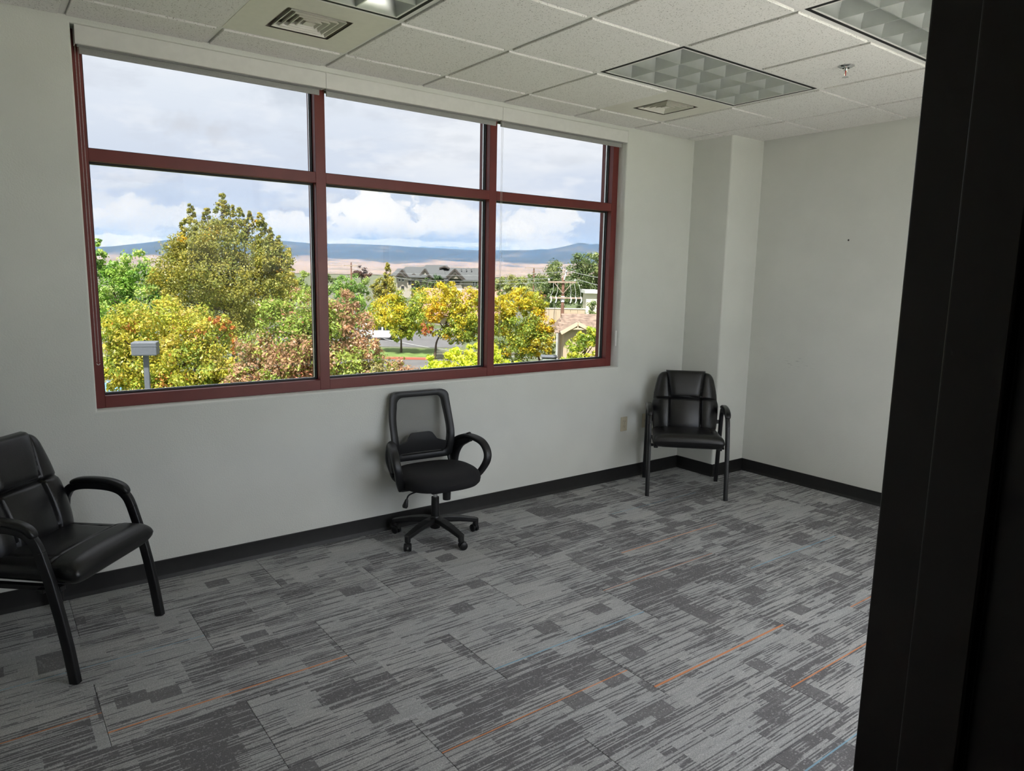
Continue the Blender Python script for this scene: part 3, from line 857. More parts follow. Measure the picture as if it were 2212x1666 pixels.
# ------------------------------------------------------------------ mesh-back office chair
def make_office_chair():
    r = empty('office_chair')
    # five-star base
    hub = MB().lathe([(.0, .062), (.030, .062), (.036, .075), (.036, .125), (.028, .140), (.0, .140)], 24).build('base_hub', m_plastic, r, smooth=40)
    for k in range(5):
        a = math.radians(202 + 72*k) - OFF_ROT
        ca, sa = math.cos(a), math.sin(a)
        pts = [(ca*d, sa*d, z) for d, z in ((.02, .112), (.08, .112), (.16, .102), (.23, .088), (.275, .078))]
        sc = [1.0, 1.0, .9, .8, .72]
        prof = [(-.026, -.02), (.026, -.02), (.026, .004), (.017, .018), (-.017, .018), (-.026, .004)]
        l = MB().sweep(pts, [(x, -y) for x, y in prof], up=(-sa, ca, 0), scale=sc).build('base_arm', m_plastic, r, bevel=.003)
        e = Vector((ca*.268, sa*.268, 0))
        MB().lathe([(.018, .052), (.018, .088), (.012, .094), (0, .094)], 14, tuple(e)).build('arm_end', m_plastic, l, smooth=40)
        w = empty('caster', e); w.parent = r
        b = a + math.radians((40, 75, 110, -30, 160)[k]); w.rotation_euler = (0, 0, b)
        for s in (-1, 1):
            MB().lathe([(0, -.009), (.020, -.009), (.0245, -.004), (.0245, .005), (.019, .009), (0, .0095)], 22, (0.012, s*.014, .0245), (0, s, 0)).build('wheel', m_plastic, w, smooth=40)
        mb = MB(); mb.prism([(-.012, .030), (.010, .030), (.036, .032), (.030, .046), (.012, .054), (-.010, .054)], 'y', -.008, .008); mb.build('caster_fork', m_plastic, w, bevel=.002)
    MB().lathe([(.0, .12), (.027, .12), (.024, .26), (.0, .26)], 20).build('column_cover', m_plastic, r, smooth=40)
    MB().lathe([(.0, .255), (.0135, .255), (.0135, .315), (.0, .315)], 18).build('gas_lift', m_chrome, r, smooth=40)
    mb = MB(); mb.box(-.075, .075, -.11, .10, .312, .345); mb.box(-.11, .11, -.05, .05, .335, .352); mb.build('tilt_mechanism', m_plastic, r, bevel=.006)
    MB().lathe([(0, 0), (.024, .0), (.026, .05), (.020, .056), (0, .056)], 18, (.035, -.085, .262), (0, 0, 1)).build('tension_knob', m_plastic, r, smooth=40)
    lv = MB().tube(curve([(-.06, -.03, .33), (-.15, -.05, .328), (-.205, -.06, .318), (-.222, -.062, .29)], 5), .005, 8).build('lever', m_plastic, r, smooth=50)
    MB().lathe([(0, 0), (.009, 0), (.011, .01), (.018, .042), (.013, .052), (0, .052)], 14, (-.220, -.062, .295), (-.28, -.03, -.96)).build('lever_paddle', m_plastic, lv, smooth=40)
    # seat
    n = 48; top, bot, P = [], [], []
    def outline(a):
        c, s = math.cos(a), math.sin(a); e = 2/2.7
        return (.252*abs(c)**e*(1 if c >= 0 else -1), -.025 + (.238 if s < 0 else .225)*abs(s)**e*(1 if s >= 0 else -1))
    rings = [(0, .448), (.35, .449), (.6, .451), (.78, .450), (.90, .441), (.97, .424), (1.0, .400), (.985, .378), (.93, .362), (.8, .354), (.4, .351), (0, .351)]
    for k in range(n):
        a = 2*math.pi*k/n; x, y = outline(a); rw = []
        for q, z in rings:
            yy = -.02 + (y+.02)*q; xx = x*q
            zz = z - (.022*max(0, (-yy-.14)/.12)**2 if z > .4 else 0) + (.006*(xx/.25)**2 if z > .42 else 0)
            rw.append((xx, yy, zz))
        P.append(rw)
    MB().grid(P, closeu=True).build('seat', m_fabric, r, smooth=70)
    # back frame: curved plane leaning back
    def bp(x, z, off=0.0):
        q = (z-.44)/.455
        y = .205 + .045*q - .030*math.exp(-((z-.60)/.11)**2) + off - .55*x*x
        return (x, y, z)
    def bw(z):
        q = (z-.44)/.455; return .196 + .022*math.sin(math.pi*min(1, max(0, q)))**.8 - .006*q
    zb0, zb1 = .462, .893
    path = []
    n = 26
    right = [(bw(z), z) for z in [zb0+.02 + (zb1-.055-zb0-.02)*k/n for k in range(n+1)]]
    wt = bw(zb1-.05)
    corner = [(wt-.045+.045*math.cos(a), zb1-.045+.045*math.sin(a)) for a in [math.pi/2*k/6 for k in range(1, 7)]]
    half = right + corner
    loop = half + [(-x, z) for x, z in half[::-1]]
    wb = bw(zb0)-.02
    loop = [(wb, zb0)] + loop + [(-wb, zb0)]
    # flat-section rim, wide on the front
    def rim(loop, win, d0, d1):
        m = len(loop); mb = MB(); cx = 0; cz = .68
        def inn(x, z, k):
            return (x - k*(1 if x > 0 else -1)*min(1, abs(x)/.05), z - k*.9*max(-1, min(1, (z-cz)/.14)))
        L = []
        for x, z in loop:
            xi, zi = inn(x, z, win)
            L.append([bp(x, z, d0+.004), bp((x*.8+xi*.2), (z*.8+zi*.2), d0), bp(xi*.85+x*.15, zi*.85+z*.15, d0), bp(xi, zi, d0+.004), bp(xi, zi, d1), bp(x, z, d1), bp(x, z, d0+.004)])
        mb.grid(L, closeu=True); return mb
    fr = rim(loop, .040, -.020, .014).build('back_frame', m_plastic, r, smooth=50)
    # mesh panel
    P = []
    for i in range(25):
        z = zb0+.008 + (zb1-zb0-.024)*i/24
        w = bw(z)-.012
        if z > zb1-.045: w -= .045*(1-math.sqrt(max(0, 1-((z-(zb1-.045))/.045)**2)))*.9
        P.append([bp(w*(-1+2*j/20), z, -.009) for j in range(21)])
    Q = [[(p[0], p[1]+.0015, p[2]) for p in rw] for rw in P]
    mb = MB(); mb.grid(P); mb.build('back_mesh', m_mesh, fr, smooth=60)
    # lumbar support plate with a raised middle
    prof = [(-.178, .505), (.178, .505), (.178, .560), (.135, .572), (.098, .585), (.088, .607), (.080, .622), (.062, .630), (-.062, .630), (-.080, .622), (-.088, .607), (-.098, .585), (-.135, .572), (-.178, .560)]
    mb = MB(); m = len(prof); A = [bp(x, z, .004) for x, z in prof]; B = [bp(x, z, .014) for x, z in prof]
    # triangulated strips from the plate's centre line keep its curvature
    def plate(off):
        rows = []
        for j in range(25):
            x = -.178 + .356*j/24
            zt = np.interp(x, [-.178, -.135, -.098, -.088, -.080, -.062, .062, .080, .088, .098, .135, .178], [.560, .572, .585, .607, .622, .630, .630, .622, .607, .585, .572, .560])
            rows.append([bp(x, .505 + (zt-.505)*k/4, off) for k in range(5)])
        return rows
    A = plate(-.002); B = plate(.012); mb.grid(A); mb.grid(B, True)
    mb.grid([A[0], B[0]]); mb.grid([A[-1], B[-1]]); mb.grid([[q[0] for q in A], [q[0] for q in B]]); mb.grid([[q[-1] for q in A], [q[-1] for q in B]])
    mb.build('lumbar_support', m_plastic, fr, smooth=40)
    # arms: closed loops that also carry the back
    for s in (-1, 1):
        pts = curve([(s*.205, .150, .385), (s*.222, .190, .47), (s*.228, .170, .555), (s*.250, .10, .598), (s*.275, .02, .605), (s*.298, -.06, .585), (s*.306, -.108, .535), (s*.298, -.118, .48), (s*.275, -.085, .41), (s*.245, -.045, .355)], 7)
        m = len(pts)
        sc = []
        for k in range(m):
            q = k/(m-1); sc.append(1.0 if q < .3 else 1.0 + .12*math.sin(math.pi*(q-.3)/.7))
        MB().sweep(pts, rr(.044, .030, .012, 4), up=(1, .0, .12*s), scale=sc).build('arm_loop', m_plastic, r, smooth=50)
        MB().sweep(curve([(s*.150, .10, .343), (s*.20, .145, .375), (s*.207, .185, .45), (s*.195, .205, .52)], 6), rr(.05, .016, .006, 3), up=(1, 0, 0)).build('back_upright', m_plastic, r, smooth=50)
        MB().sweep(curve([(s*.270, .045, .603), (s*.262, .066, .592), (s*.240, .118, .553), (s*.225, .150, .49), (s*.213, .155, .41)], 5), rr(.034, .062, .014, 4), up=(1, 0, 0)).build('arm_web', m_plastic, r, smooth=50)
        MB().bar((s*.10, -.045, .349), (s*.255, -.045, .352), .05, .012).build('arm_bracket', m_plastic, r, bevel=.003)
        MB().bar((s*.10, .11, .349), (s*.215, .148, .375), .05, .012).build('arm_bracket', m_plastic, r, bevel=.003)
    return r
OFF_ROT = math.atan2(-.07, .9975)      # local -Y turned to (-.07,-.9975)
oc = make_office_chair()
oc.location = (.561, .008, 0); oc.rotation_euler = (0, 0, OFF_ROT)
tag(oc, 'black mesh-back swivel office chair on casters below the window', 'chair')

# ------------------------------------------------------------------ outside: ground, road, hills
def leaf_mat():
    m = bpy.data.materials.new('autumn_leaves'); m.use_nodes = True; t = m.node_tree; t.nodes.clear(); g = N(t)
    a = g.n('ShaderNodeAttribute', attribute_name='leaf_colour')
    tc = g.n('ShaderNodeTexCoord')
    c = g.mix(g.smooth(g.noise(tc.outputs['Object'], 9, 2), .3, .7, 0, .18), a.outputs['Color'], (.03, .05, .01))
    d = g.n('ShaderNodeBsdfDiffuse'); g.put(d.inputs[0], c)
    tr = g.n('ShaderNodeBsdfTranslucent'); g.put(tr.inputs[0], c)
    gl = g.n('ShaderNodeBsdfGlossy'); gl.inputs['Roughness'].default_value = .45
    mx = g.n('ShaderNodeMixShader'); mx.inputs[0].default_value = .48
    t.links.new(d.outputs[0], mx.inputs[1]); t.links.new(tr.outputs[0], mx.inputs[2])
    m2 = g.n('ShaderNodeMixShader'); m2.inputs[0].default_value = .03
    t.links.new(mx.outputs[0], m2.inputs[1]); t.links.new(gl.outputs[0], m2.inputs[2])
    o = g.n('ShaderNodeOutputMaterial'); t.links.new(m2.outputs[0], o.inputs[0])
    return m
m_leaf = leaf_mat()
m_bark = pm('grey_bark', (.10, .075, .055), .9, var=.3, scale=6, bump=.4, bscale=20)
m_asphalt = pm('asphalt', (.12, .12, .125), .9, var=.12, scale=.6)
m_grass = pm('lawn', (.12, .19, .045), .95, var=.25, scale=.8)
m_kerb = pm('red_painted_kerb', (.42, .12, .08), .8)
m_court = pm('blue_court_paint', (.13, .27, .40), .8, var=.06, scale=2)
m_line = pm('white_line_paint', (.75, .76, .75), .8)
m_polegrey = pm('grey_painted_steel', (.12, .135, .16), .5)
m_pole = pm('weathered_wood_pole', (.21, .11, .075), .9, var=.25, scale=5)
m_arm = pm('weathered_crossarm', (.34, .27, .21), .9, var=.2, scale=5)
m_porcelain = pm('pale_insulator', (.62, .64, .64), .4)
m_wire = pm('aluminium_wire', (.45, .47, .47), .5)
m_gal = pm('galvanised_pipe', (.62, .64, .65), .45)
m_taupe = pm('taupe_siding', (.25, .225, .19), .85, var=.05, scale=1)
m_taupe2 = pm('light_taupe_siding', (.36, .33, .28), .85, var=.05, scale=1)
m_shingle = pm('slate_grey_shingles', (.085, .092, .095), .9, var=.15, scale=2)
m_trimdark = pm('dark_fascia_board', (.06, .05, .045), .8)
m_winwhite = pm('white_window_trim', (.75, .75, .73), .6)
m_pane = pm('dark_window_glass', (.03, .035, .04), .1)
m_brownroof = pm('terracotta_shingles', (.34, .20, .15), .9, var=.15, scale=1.2)
m_oldroof = pm('weathered_brown_shingles', (.22, .16, .125), .9, var=.35, scale=3)
m_tan = pm('tan_stucco', (.46, .36, .26), .9, var=.05)
m_tanfascia = pm('pale_fascia_board', (.60, .46, .34), .8)
m_cream2 = pm('cream_wall', (.72, .66, .54), .9)
m_carwhite = pm('white_car_paint', (.75, .76, .77), .3)
m_tyre = pm('tyre', (.02, .02, .02), .8)
m_greenbox = pm('grey_green_sheet', (.35, .42, .38), .7)

def ground_mat():
    def ex(g, tc, c):
        n = g.noise(tc.outputs['Object'], .018, 4, .6); n2 = g.noise(tc.outputs['Object'], .3, 3)
        c = g.mix(g.smooth(n, .42, .58), c, (.13, .125, .10))
        return g.mix(g.smooth(n2, .5, .7, 0, .4), c, (.10, .13, .05))
    return pm('valley_ground', (.08, .11, .04), .95, var=.2, scale=.2, extra=ex)
m_ground = ground_mat()
mb = MB(); n = 64; R1 = 6000
mb.lathe([(0, 0), (40, 0), (200, 0), (1200, 0), (R1, 0), (R1, -2), (0, -2)], n, (CAM.x, CAM.y, G)); tag(mb.build('ground', m_ground), kind='structure')

# basis for things laid out along the view: right and forward on the ground
RH = Vector((RT.x, RT.y, 0)).normalized(); FH = Vector((FW.x, FW.y, 0)).normalized()
YAW = math.atan2(RH.y, RH.x)
def gp(u, d, z=None):
    p = at(u, 600, d); p.z = G if z is None else z
    return p
def flat(name, mat, corners, z, th=.05, **kw):
    q = [tuple(c)[:2] for c in corners]
    return tag(MB().prism(q, 'z', z-th, z).build(name, mat), **kw)
flat('road', m_asphalt, [gp(640, 50), gp(1330, 50), gp(1500, 66), gp(560, 66)], G+.03, kind='structure')
flat('parking_lot', m_asphalt, [gp(600, 78), gp(1000, 78), gp(1000, 105), gp(560, 105)], G+.031, kind='structure')
flat('lawn_strip', m_grass, [gp(640, 67), gp(940, 67), gp(940, 76), gp(600, 76)], G+.06, kind='structure')
a, b = gp(640, 66.6), gp(925, 66.6)
tag(MB().bar(a + Vector((0, 0, .1)), b + Vector((0, 0, .1)), .35, .22).build('kerb', m_kerb, bevel=.03), 'red painted kerb along the lawn strip below the yellow trees', 'kerb')
ct = empty('tennis_court', gp(225, 44)); tag(ct, 'blue sports court with white lines seen under the yellow round tree', 'court'); ct.rotation_euler = (0, 0, YAW)
MB().box(-9, 9, -7, 6, -.02, .05).build('court_surface', m_court, ct)
for q in ((-9, 9, -6.2, -6.1), (-9, 9, 5.3, 5.4), (-.3, -.2, -6.2, 5.4), (3.2, 3.3, -6.2, 5.4), (-6, -5.9, -6.2, 5.4), (-9, 9, -1.05, -.95)):
    MB().box(*q, .05, .056).build('line', m_line, ct)

# hills: foothills of dry grass, then a forested range, one terrain
def terrain():
    na, nr = 260, 90
    az = np.linspace(math.radians(-25), math.radians(100), na)
    r = np.concatenate([np.linspace(2600, 6800, 46), np.linspace(6900, 15500, nr-46)])
    A, Rr = np.meshgrid(az, r, indexing='ij')
    def fbm(x, y, seed, octs=5, ridged=False):
        g = np.random.default_rng(seed); out = np.zeros_like(x); amp = 1.0; tot = 0
        for o in range(octs):
            for k in range(3):
                th = g.uniform(0, 2*np.pi); ph = g.uniform(0, 2*np.pi); f = 2**o*g.uniform(.7, 1.3)
                w = np.sin(f*(x*np.cos(th) + y*np.sin(th)) + ph + 1.3*np.sin(.7*f*(y*np.cos(th)-x*np.sin(th)) + ph*2))
                out += amp*((1-2*np.abs(w)) if ridged else w)/3
            tot += amp; amp *= .5
        return out/tot
    X = Rr*np.sin(A); Y = Rr*np.cos(A)
    def S(a, b, x): t = np.clip((x-a)/(b-a), 0, 1); return t*t*(3-2*t)
    foot = S(3200, 6200, Rr)*(62 + 58*fbm(X/900, Y/900, 3, 5, True) + 45*fbm(X/1800, Y/1800, 5))
    # crest of the far range, height in metres by bearing as the photo shows it
    def bearing(u): q = at(u, 560, 1) - CAM; return math.atan2(q.x, q.y)
    us = [-600, 235, 300, 370, 460, 612, 680, 760, 850, 1040, 1100, 1180, 1225, 1252, 1275, 1300, 1500, 2300]
    vv = [545, 534, 527, 518, 512, 521, 527, 527, 532, 541, 541, 541, 532, 525, 531, 529, 545, 545]
    e = []
    for u, v in zip(us, vv):
        q = at(u, v, 1) - CAM; e.append(q.z/math.hypot(q.x, q.y))
    crest = np.interp(A, [bearing(u) for u in us], e)*12500
    prof = S(6800, 12300, Rr)*(1-.45*S(12600, 15500, Rr))
    far = prof*crest*(1 + .0*A) + S(6500, 8500, Rr)*(1-S(11300, 12300, Rr))*75*fbm(X/1100, Y/1100, 9, 5, True)
    Z = np.maximum(0, foot*(1-.6*S(7000, 11500, Rr))) + np.maximum(0, far)*(1) - .6*np.maximum(0, foot)*S(11000, 12300, Rr)*.66
    V = np.stack([CAM.x + X, CAM.y + Y, G + Z], -1)
    mb = MB(); P = [[tuple(V[i, j]) for j in range(nr)] for i in range(na)]
    mb.grid(P)
    def ex(g, tc, c):
        x, y, z = g.sep(tc.outputs['Object'])
        n = g.noise(tc.outputs['Object'], .0016, 5, .6)
        h = g.m('ADD', z, g.m('MULTIPLY', g.m('SUBTRACT', n, .5), 420))
        c = g.mix(g.smooth(g.noise(tc.outputs['Object'], .004, 4, .6), .48, .60, 0, .75), c, (.13, .115, .09))
        fr = g.mix(g.smooth(g.noise(tc.outputs['Object'], .0022, 5, .65), .50, .64, 0, .55), (.026, .040, .050), (.12, .11, .10))  # paler noise patches painted in to suggest relief on the flat-looking range
        return g.mix(g.smooth(h, 120, 200), c, fr)
    m = pm('hill_ground', (.24, .185, .155), .95, var=.15, scale=.002, extra=ex)
    tag(mb.build('hills', m, smooth=80), kind='structure')
terrain()

# ------------------------------------------------------------------ trees
def tree(label, d, blobs, palette, leaf_px=6.0, dens=2.2, trunk=None, group='trees seen through the window', name='tree', weep=0.0, branches=9, clump=.34, tint=.16):
    """blobs: (u, v, ru, rv, palette index or None, 'cone'?) in photo pixels at distance d; palette: list of (colour, weight)"""
    k = d/FPX
    cs = []; base_u = trunk if trunk is not None else sum(b[0]*b[2] for b in blobs)/sum(b[2] for b in blobs)
    base = gp(base_u, d)
    wts = np.array([p[1] for p in palette], float); cols = np.array([p[0] for p in palette])
    dw = wts/wts.sum()
    P, Nn, Col, Sz = [], [], [], []
    L = leaf_px*k
    crown = []
    for b in blobs:
        u, v, ru, rv = b[:4]; pi = b[4] if len(b) > 4 else None; cone = len(b) > 5
        cen = at(u, v, d) + FH*random.uniform(-.35, .35)*ru*k
        rx, rz = ru*k, rv*k
        ncl = max(60 if cone else 9, int(ru*rv/(leaf_px*leaf_px)*.42*(.34/clump)**2))
        nl = int(math.pi*ru*rv/(leaf_px*leaf_px*.42)*dens*1.7/ncl) + 2
        for c in range(ncl):
            # direction, biased to the shell
            q = rng.normal(size=3); q /= np.linalg.norm(q); rad = rng.uniform(.12, 1.0)**.5
            px, py, pz = q*rad
            if cone:
                pz = rng.uniform(-1, 1); wz = .10 + .90*(1-(pz+1)/2)**.9; a = rng.uniform(0, 6.283); rr_ = wz*math.sqrt(rng.uniform(.1, 1)); px, py = rr_*math.cos(a), rr_*math.sin(a)
            cc = np.array(cen) + np.array(RH)*px*rx + np.array(FH)*py*rx + np.array((0, 0, pz*rz))
            crown.append((cc, rad))
            cr = clump*min(rx, rz)*rng.uniform(.6, 1.15)*(1.0 if not cone else .24 + .55*wz)
            o = rng.normal(size=(nl, 3)); o /= np.linalg.norm(o, axis=1)[:, None]; o *= (rng.uniform(.25, 1, nl)**.5)[:, None]
            o[:, 2] *= .75
            o *= np.where(rng.random(nl) < .3, 1.7, 1.0)[:, None]
            pos = cc + o*cr
            if weep: pos[:, 2] -= weep*np.abs(rng.normal(size=nl))*cr
            ctint = cols[pi] if pi is not None and rng.random() < .8 else cols[rng.choice(len(cols), p=dw)]
            lc = np.repeat(ctint[None], nl, 0)
            swap = rng.random(nl) < .18
            lc[swap] = cols[rng.choice(len(cols), size=int(swap.sum()), p=dw)]
            lc = lc*(1 + rng.normal(size=(nl, 1))*tint)*rng.uniform(.85, 1.15)*1.2 + .012
            nrm = o + rng.normal(size=(nl, 3))*.55 + np.array((0, 0, .55))
            P.append(pos); Nn.append(nrm); Col.append(np.clip(lc, .004, .95)); Sz.append(L*rng.uniform(.7, 1.3, nl))
    P = np.concatenate(P); Nn = np.concatenate(Nn); Col = np.concatenate(Col); Sz = np.concatenate(Sz)
    Nn /= np.linalg.norm(Nn, axis=1)[:, None]
    t = rng.normal(size=P.shape); t[:, 2] -= .5; t -= (t*Nn).sum(1)[:, None]*Nn; t /= np.linalg.norm(t, axis=1)[:, None]
    s = np.cross(Nn, t)
    h = Sz[:, None]
    v0 = P - t*h*.62; v1 = P + s*h*.34 + Nn*h*.06; v2 = P + t*h*.75 - Nn*h*.10; v3 = P - s*h*.34 + Nn*h*.06
    V = np.stack([v0, v1, v2, v3], 1).reshape(-1, 3) - np.array(base)
    nq = len(P)
    me = bpy.data.meshes.new('foliage')
    me.vertices.add(nq*4); me.vertices.foreach_set('co', V.ravel().astype(np.float32))
    me.loops.add(nq*4); me.loops.foreach_set('vertex_index', np.arange(nq*4, dtype=np.int32))
    me.polygons.add(nq); me.polygons.foreach_set('loop_start', np.arange(0, nq*4, 4, dtype=np.int32))
    me.update(calc_edges=True)
    at_ = me.attributes.new('leaf_colour', 'FLOAT_COLOR', 'POINT')
    cc4 = np.concatenate([np.repeat(Col, 4, 0), np.ones((nq*4, 1))], 1)
    at_.data.foreach_set('color', cc4.ravel().astype(np.float32))
    me.materials.append(m_leaf)
    r = empty(name, base)
    tag(r, label, 'tree', group)
    fo = inst('foliage', me, r); fo['kind'] = 'stuff'
    # trunk and branches
    zt = max(c[0][2] for c in crown) - base.z; zb = min(c[0][2] for c in crown) - base.z
    ctr = np.mean([c[0] for c in crown], 0) - np.array(base)
    rad = max(.05, .017*zt)
    top = Vector((ctr[0]*.9, ctr[1]*.9, zb + (zt-zb)*.60))
    fork = Vector((ctr[0]*.15, ctr[1]*.15, max(1.2, zb*.55 + .12*zt)))
    MB().tube(curve([(0, 0, 0), fork*.5, fork, fork.lerp(top, .5) + Vector((rad, 0, 0)), top], 4), [rad*1.3]*3 + [rad*(1-.062*i) for i in range(14)], 8).build('trunk', m_bark, r, smooth=60)
    idx = rng.choice(len(crown), min(branches, len(crown)), replace=False)
    for i in idx:
        e = Vector(crown[i][0] - np.array(base)); f = rng.uniform(.15, .75); s0 = fork.lerp(top, f)
        mid = s0.lerp(e, .5) + Vector((0, 0, -.06*(e-s0).length))
        pts = curve([s0, mid, e], 4)
        MB().tube(pts, [rad*.5*(1-.8*q/(len(pts)-1)) for q in range(len(pts))], 5).build('branch', m_bark, r, smooth=60)
    return r

OL = [((.27, .27, .045), 5), ((.35, .32, .06), 4), ((.20, .23, .04), 3), ((.42, .36, .05), 2), ((.75, .42, .02), .18)]
tree('tall olive-green tree with pointed tops rising above all others at left', 32, [
    (483, 466, 30, 46, None, 1), (415, 485, 27, 42, None, 1), (447, 485, 24, 36, None, 1), (522, 492, 26, 40, None, 1), (563, 503, 27, 42, None, 1), (603, 545, 20, 34, None, 1), (395, 512, 16, 30, None, 1), (540, 480, 14, 24, None, 1), (505, 470, 14, 26, None, 1), (585, 520, 14, 28, None, 1),
    (480, 530, 62, 52), (420, 550, 56, 48), (556, 560, 56, 48), (378, 585, 44, 42), (605, 600, 30, 46), (480, 600, 100, 60), (545, 650, 86, 60), (430, 650, 76, 50), (520, 705, 60, 40), (350, 612, 34, 38), (585, 560, 40, 40)],
    OL, 4.0, 1.9, trunk=500, branches=16)
GR = [((.20, .36, .05), 5), ((.30, .45, .07), 4), ((.42, .52, .14), 2), ((.10, .22, .04), 3)]
tree('fresh green leafy tree at the far left behind the blind chain', 37, [(216, 560, 24, 42), (232, 612, 38, 45), (300, 582, 34, 42), (262, 600, 30, 34), (252, 655, 52, 46), (310, 640, 46, 48), (345, 605, 28, 44), (214, 690, 34, 44), (282, 700, 54, 40), (210, 525, 8, 12)], GR, 5.2, 1.9, trunk=255)
tree('narrow golden conifer-like tree just right of the tall olive tree', 52, [(625, 575, 15, 38, None, 1), (622, 620, 24, 40), (640, 630, 18, 30)], [((.40, .34, .04), 4), ((.30, .30, .05), 3), ((.22, .26, .04), 2)], 4.6, 2.0)
YL = [((.50, .46, .05), 5), ((.38, .42, .05), 4), ((.28, .38, .05), 3), ((.58, .48, .09), 3), ((.52, .20, .05), .45)]
tree('rounded yellow-green tree behind the parking lamp at lower left', 22.5, [(290, 708, 66, 54), (372, 696, 84, 52), (440, 735, 66, 56), (300, 780, 78, 68), (400, 785, 90, 68), (462, 790, 48, 56), (252, 765, 40, 56), (275, 815, 50, 36), (370, 845, 100, 40), (480, 825, 40, 46), (470, 690, 26, 18, 4), (492, 716, 14, 22, 4), (355, 655, 30, 12, 3), (502, 748, 12, 18, 4), (306, 830, 30, 30, 2), (430, 836, 50, 30, 2)],
    YL, 5.4, 2.2, trunk=370, branches=12)
AS = [((.28, .38, .06), 4), ((.44, .26, .15), 5), ((.40, .36, .13), 3), ((.36, .44, .08), 3), ((.52, .20, .13), .8)]
tree('pink and green turning tree spread across the first window mullion', 19, [(652, 652, 40, 40, 3), (690, 685, 56, 56, 0), (598, 690, 46, 50, 0), (566, 762, 54, 50, 1), (625, 775, 66, 58, 1), (538, 806, 44, 36, 1), (690, 765, 60, 60, 1), (738, 675, 36, 54, 1), (762, 722, 44, 56, 1), (748, 796, 66, 54, 3), (700, 826, 80, 40), (806, 800, 56, 40, 2), (862, 806, 50, 32, 1), (610, 826, 90, 40), (640, 715, 46, 40, 0), (800, 755, 24, 40, 1), (500, 830, 30, 26, 1)],
    AS, 5.6, 2.1, trunk=690, weep=.5, branches=12)
GO = [((.58, .48, .03), 5), ((.42, .44, .04), 4), ((.26, .34, .04), 4), ((.70, .46, .02), 3), ((.48, .14, .06), .25)]
tree('broad golden tree nearest the street gap in the middle pane', 72, [(838, 672, 40, 36, 0), (890, 655, 44, 36, 2), (850, 700, 54, 34, 1), (905, 695, 36, 34, 2), (815, 690, 22, 26, 0), (868, 722, 34, 16, 2)], GO, 4.2, 2.1, trunk=866, branches=12)
tree('golden tree with an orange patch just left of the second mullion', 67, [(955, 650, 50, 36, 0), (1000, 690, 42, 44, 1), (944, 672, 30, 26, 3), (1020, 655, 26, 32, 0), (985, 715, 46, 30, 2), (925, 712, 22, 13, 4), (965, 632, 34, 20, 0), (1030, 715, 24, 36, 2)], GO, 4.2, 2.1, trunk=938, branches=12)
tree('bright lime-yellow tree top rising above the sill of the middle pane', 21, [(982, 778, 56, 30), (1040, 772, 40, 34), (930, 792, 32, 22), (1072, 786, 28, 28), (1000, 815, 90, 30), (1010, 755, 30, 18), (1105, 800, 34, 20)], [((.62, .66, .04), 5), ((.50, .60, .04), 4), ((.72, .70, .08), 3)], 5.4, 2.4, trunk=1000)
tree('yellow and green tree between the second mullion and the utility pole', 53, [(1108, 655, 38, 34, 0), (1150, 668, 34, 34, 1), (1130, 712, 58, 46, 2), (1172, 700, 28, 36, 3), (1085, 690, 28, 46, 0), (1110, 760, 46, 34, 2), (1160, 742, 40, 28, 0), (1128, 640, 22, 20, 0), (1060, 720, 20, 50, 1)], GO, 4.6, 2.1, trunk=1180, branches=10)
tree('small yellow-green tree in front of the brown-roofed house at right', 40, [(1255, 748, 32, 28), (1282, 735, 24, 26), (1238, 775, 28, 20), (1288, 770, 24, 24), (1262, 722, 20, 16)], [((.52, .52, .05), 5), ((.38, .46, .05), 4), ((.24, .36, .05), 2)], 4.4, 2.2, trunk=1260)
DG = [((.13, .19, .06), 5), ((.20, .26, .08), 4), ((.08, .13, .04), 3), ((.28, .32, .12), 2)]
tree('dark green tall tree behind the utility pole', 150, [(1196, 592, 26, 28), (1180, 622, 34, 34), (1215, 620, 28, 34), (1190, 648, 40, 26)], DG, 3.6, 2.0)
tree('dark green tall tree at the right edge of the window behind the wires', 165, [(1258, 572, 24, 28), (1288, 580, 26, 34), (1250, 606, 34, 36), (1284, 622, 30, 40), (1262, 646, 40, 24)], DG, 3.6, 2.0)
tree('bluish green bush by the cream building at right', 95, [(1285, 672, 18, 24), (1275, 690, 18, 16)], DG, 3.6, 2.0)
tree('pale green willow-like tree left of the dark trees', 112, [(1110, 612, 34, 20), (1088, 630, 26, 20), (1140, 628, 24, 20), (1075, 615, 18, 18)], [((.30, .33, .10), 5), ((.22, .28, .08), 3), ((.36, .36, .12), 2)], 3.6, 2.0)
tree('rusty bush beside the yellow tree', 100, [(1168, 645, 12, 16), (1160, 655, 10, 10)], [((.30, .16, .08), 4), ((.22, .18, .07), 2)], 3.4, 2.0)
tree('greyish green tree beside the base of the utility pole', 66, [(1192, 722, 20, 30), (1186, 755, 18, 24)], [((.24, .27, .09), 4), ((.32, .32, .10), 2)], 4.0, 1.8)
tree('green round tree left of the golden conifer in the middle pane', 118, [(738, 616, 30, 20), (776, 614, 28, 20), (757, 630, 40, 16), (725, 630, 18, 20)], [((.22, .36, .06), 5), ((.14, .26, .05), 3), ((.32, .42, .09), 2)], 3.6, 2.0)
tree('mid green tree behind the pink and green tree, right of the first mullion', 90, [(738, 655, 30, 26), (772, 664, 26, 28), (722, 690, 26, 34), (765, 695, 30, 24), (795, 660, 16, 22)], GR, 3.8, 2.0, trunk=750)
tree('golden cone-shaped tree in front of the grey apartment roofs', 100, [(838, 592, 13, 24, None, 1), (834, 622, 26, 28), (818, 642, 24, 18), (850, 645, 20, 16), (812, 620, 14, 18)], [((.38, .33, .05), 5), ((.28, .28, .05), 3), ((.20, .22, .04), 2)], 3.6, 2.0)
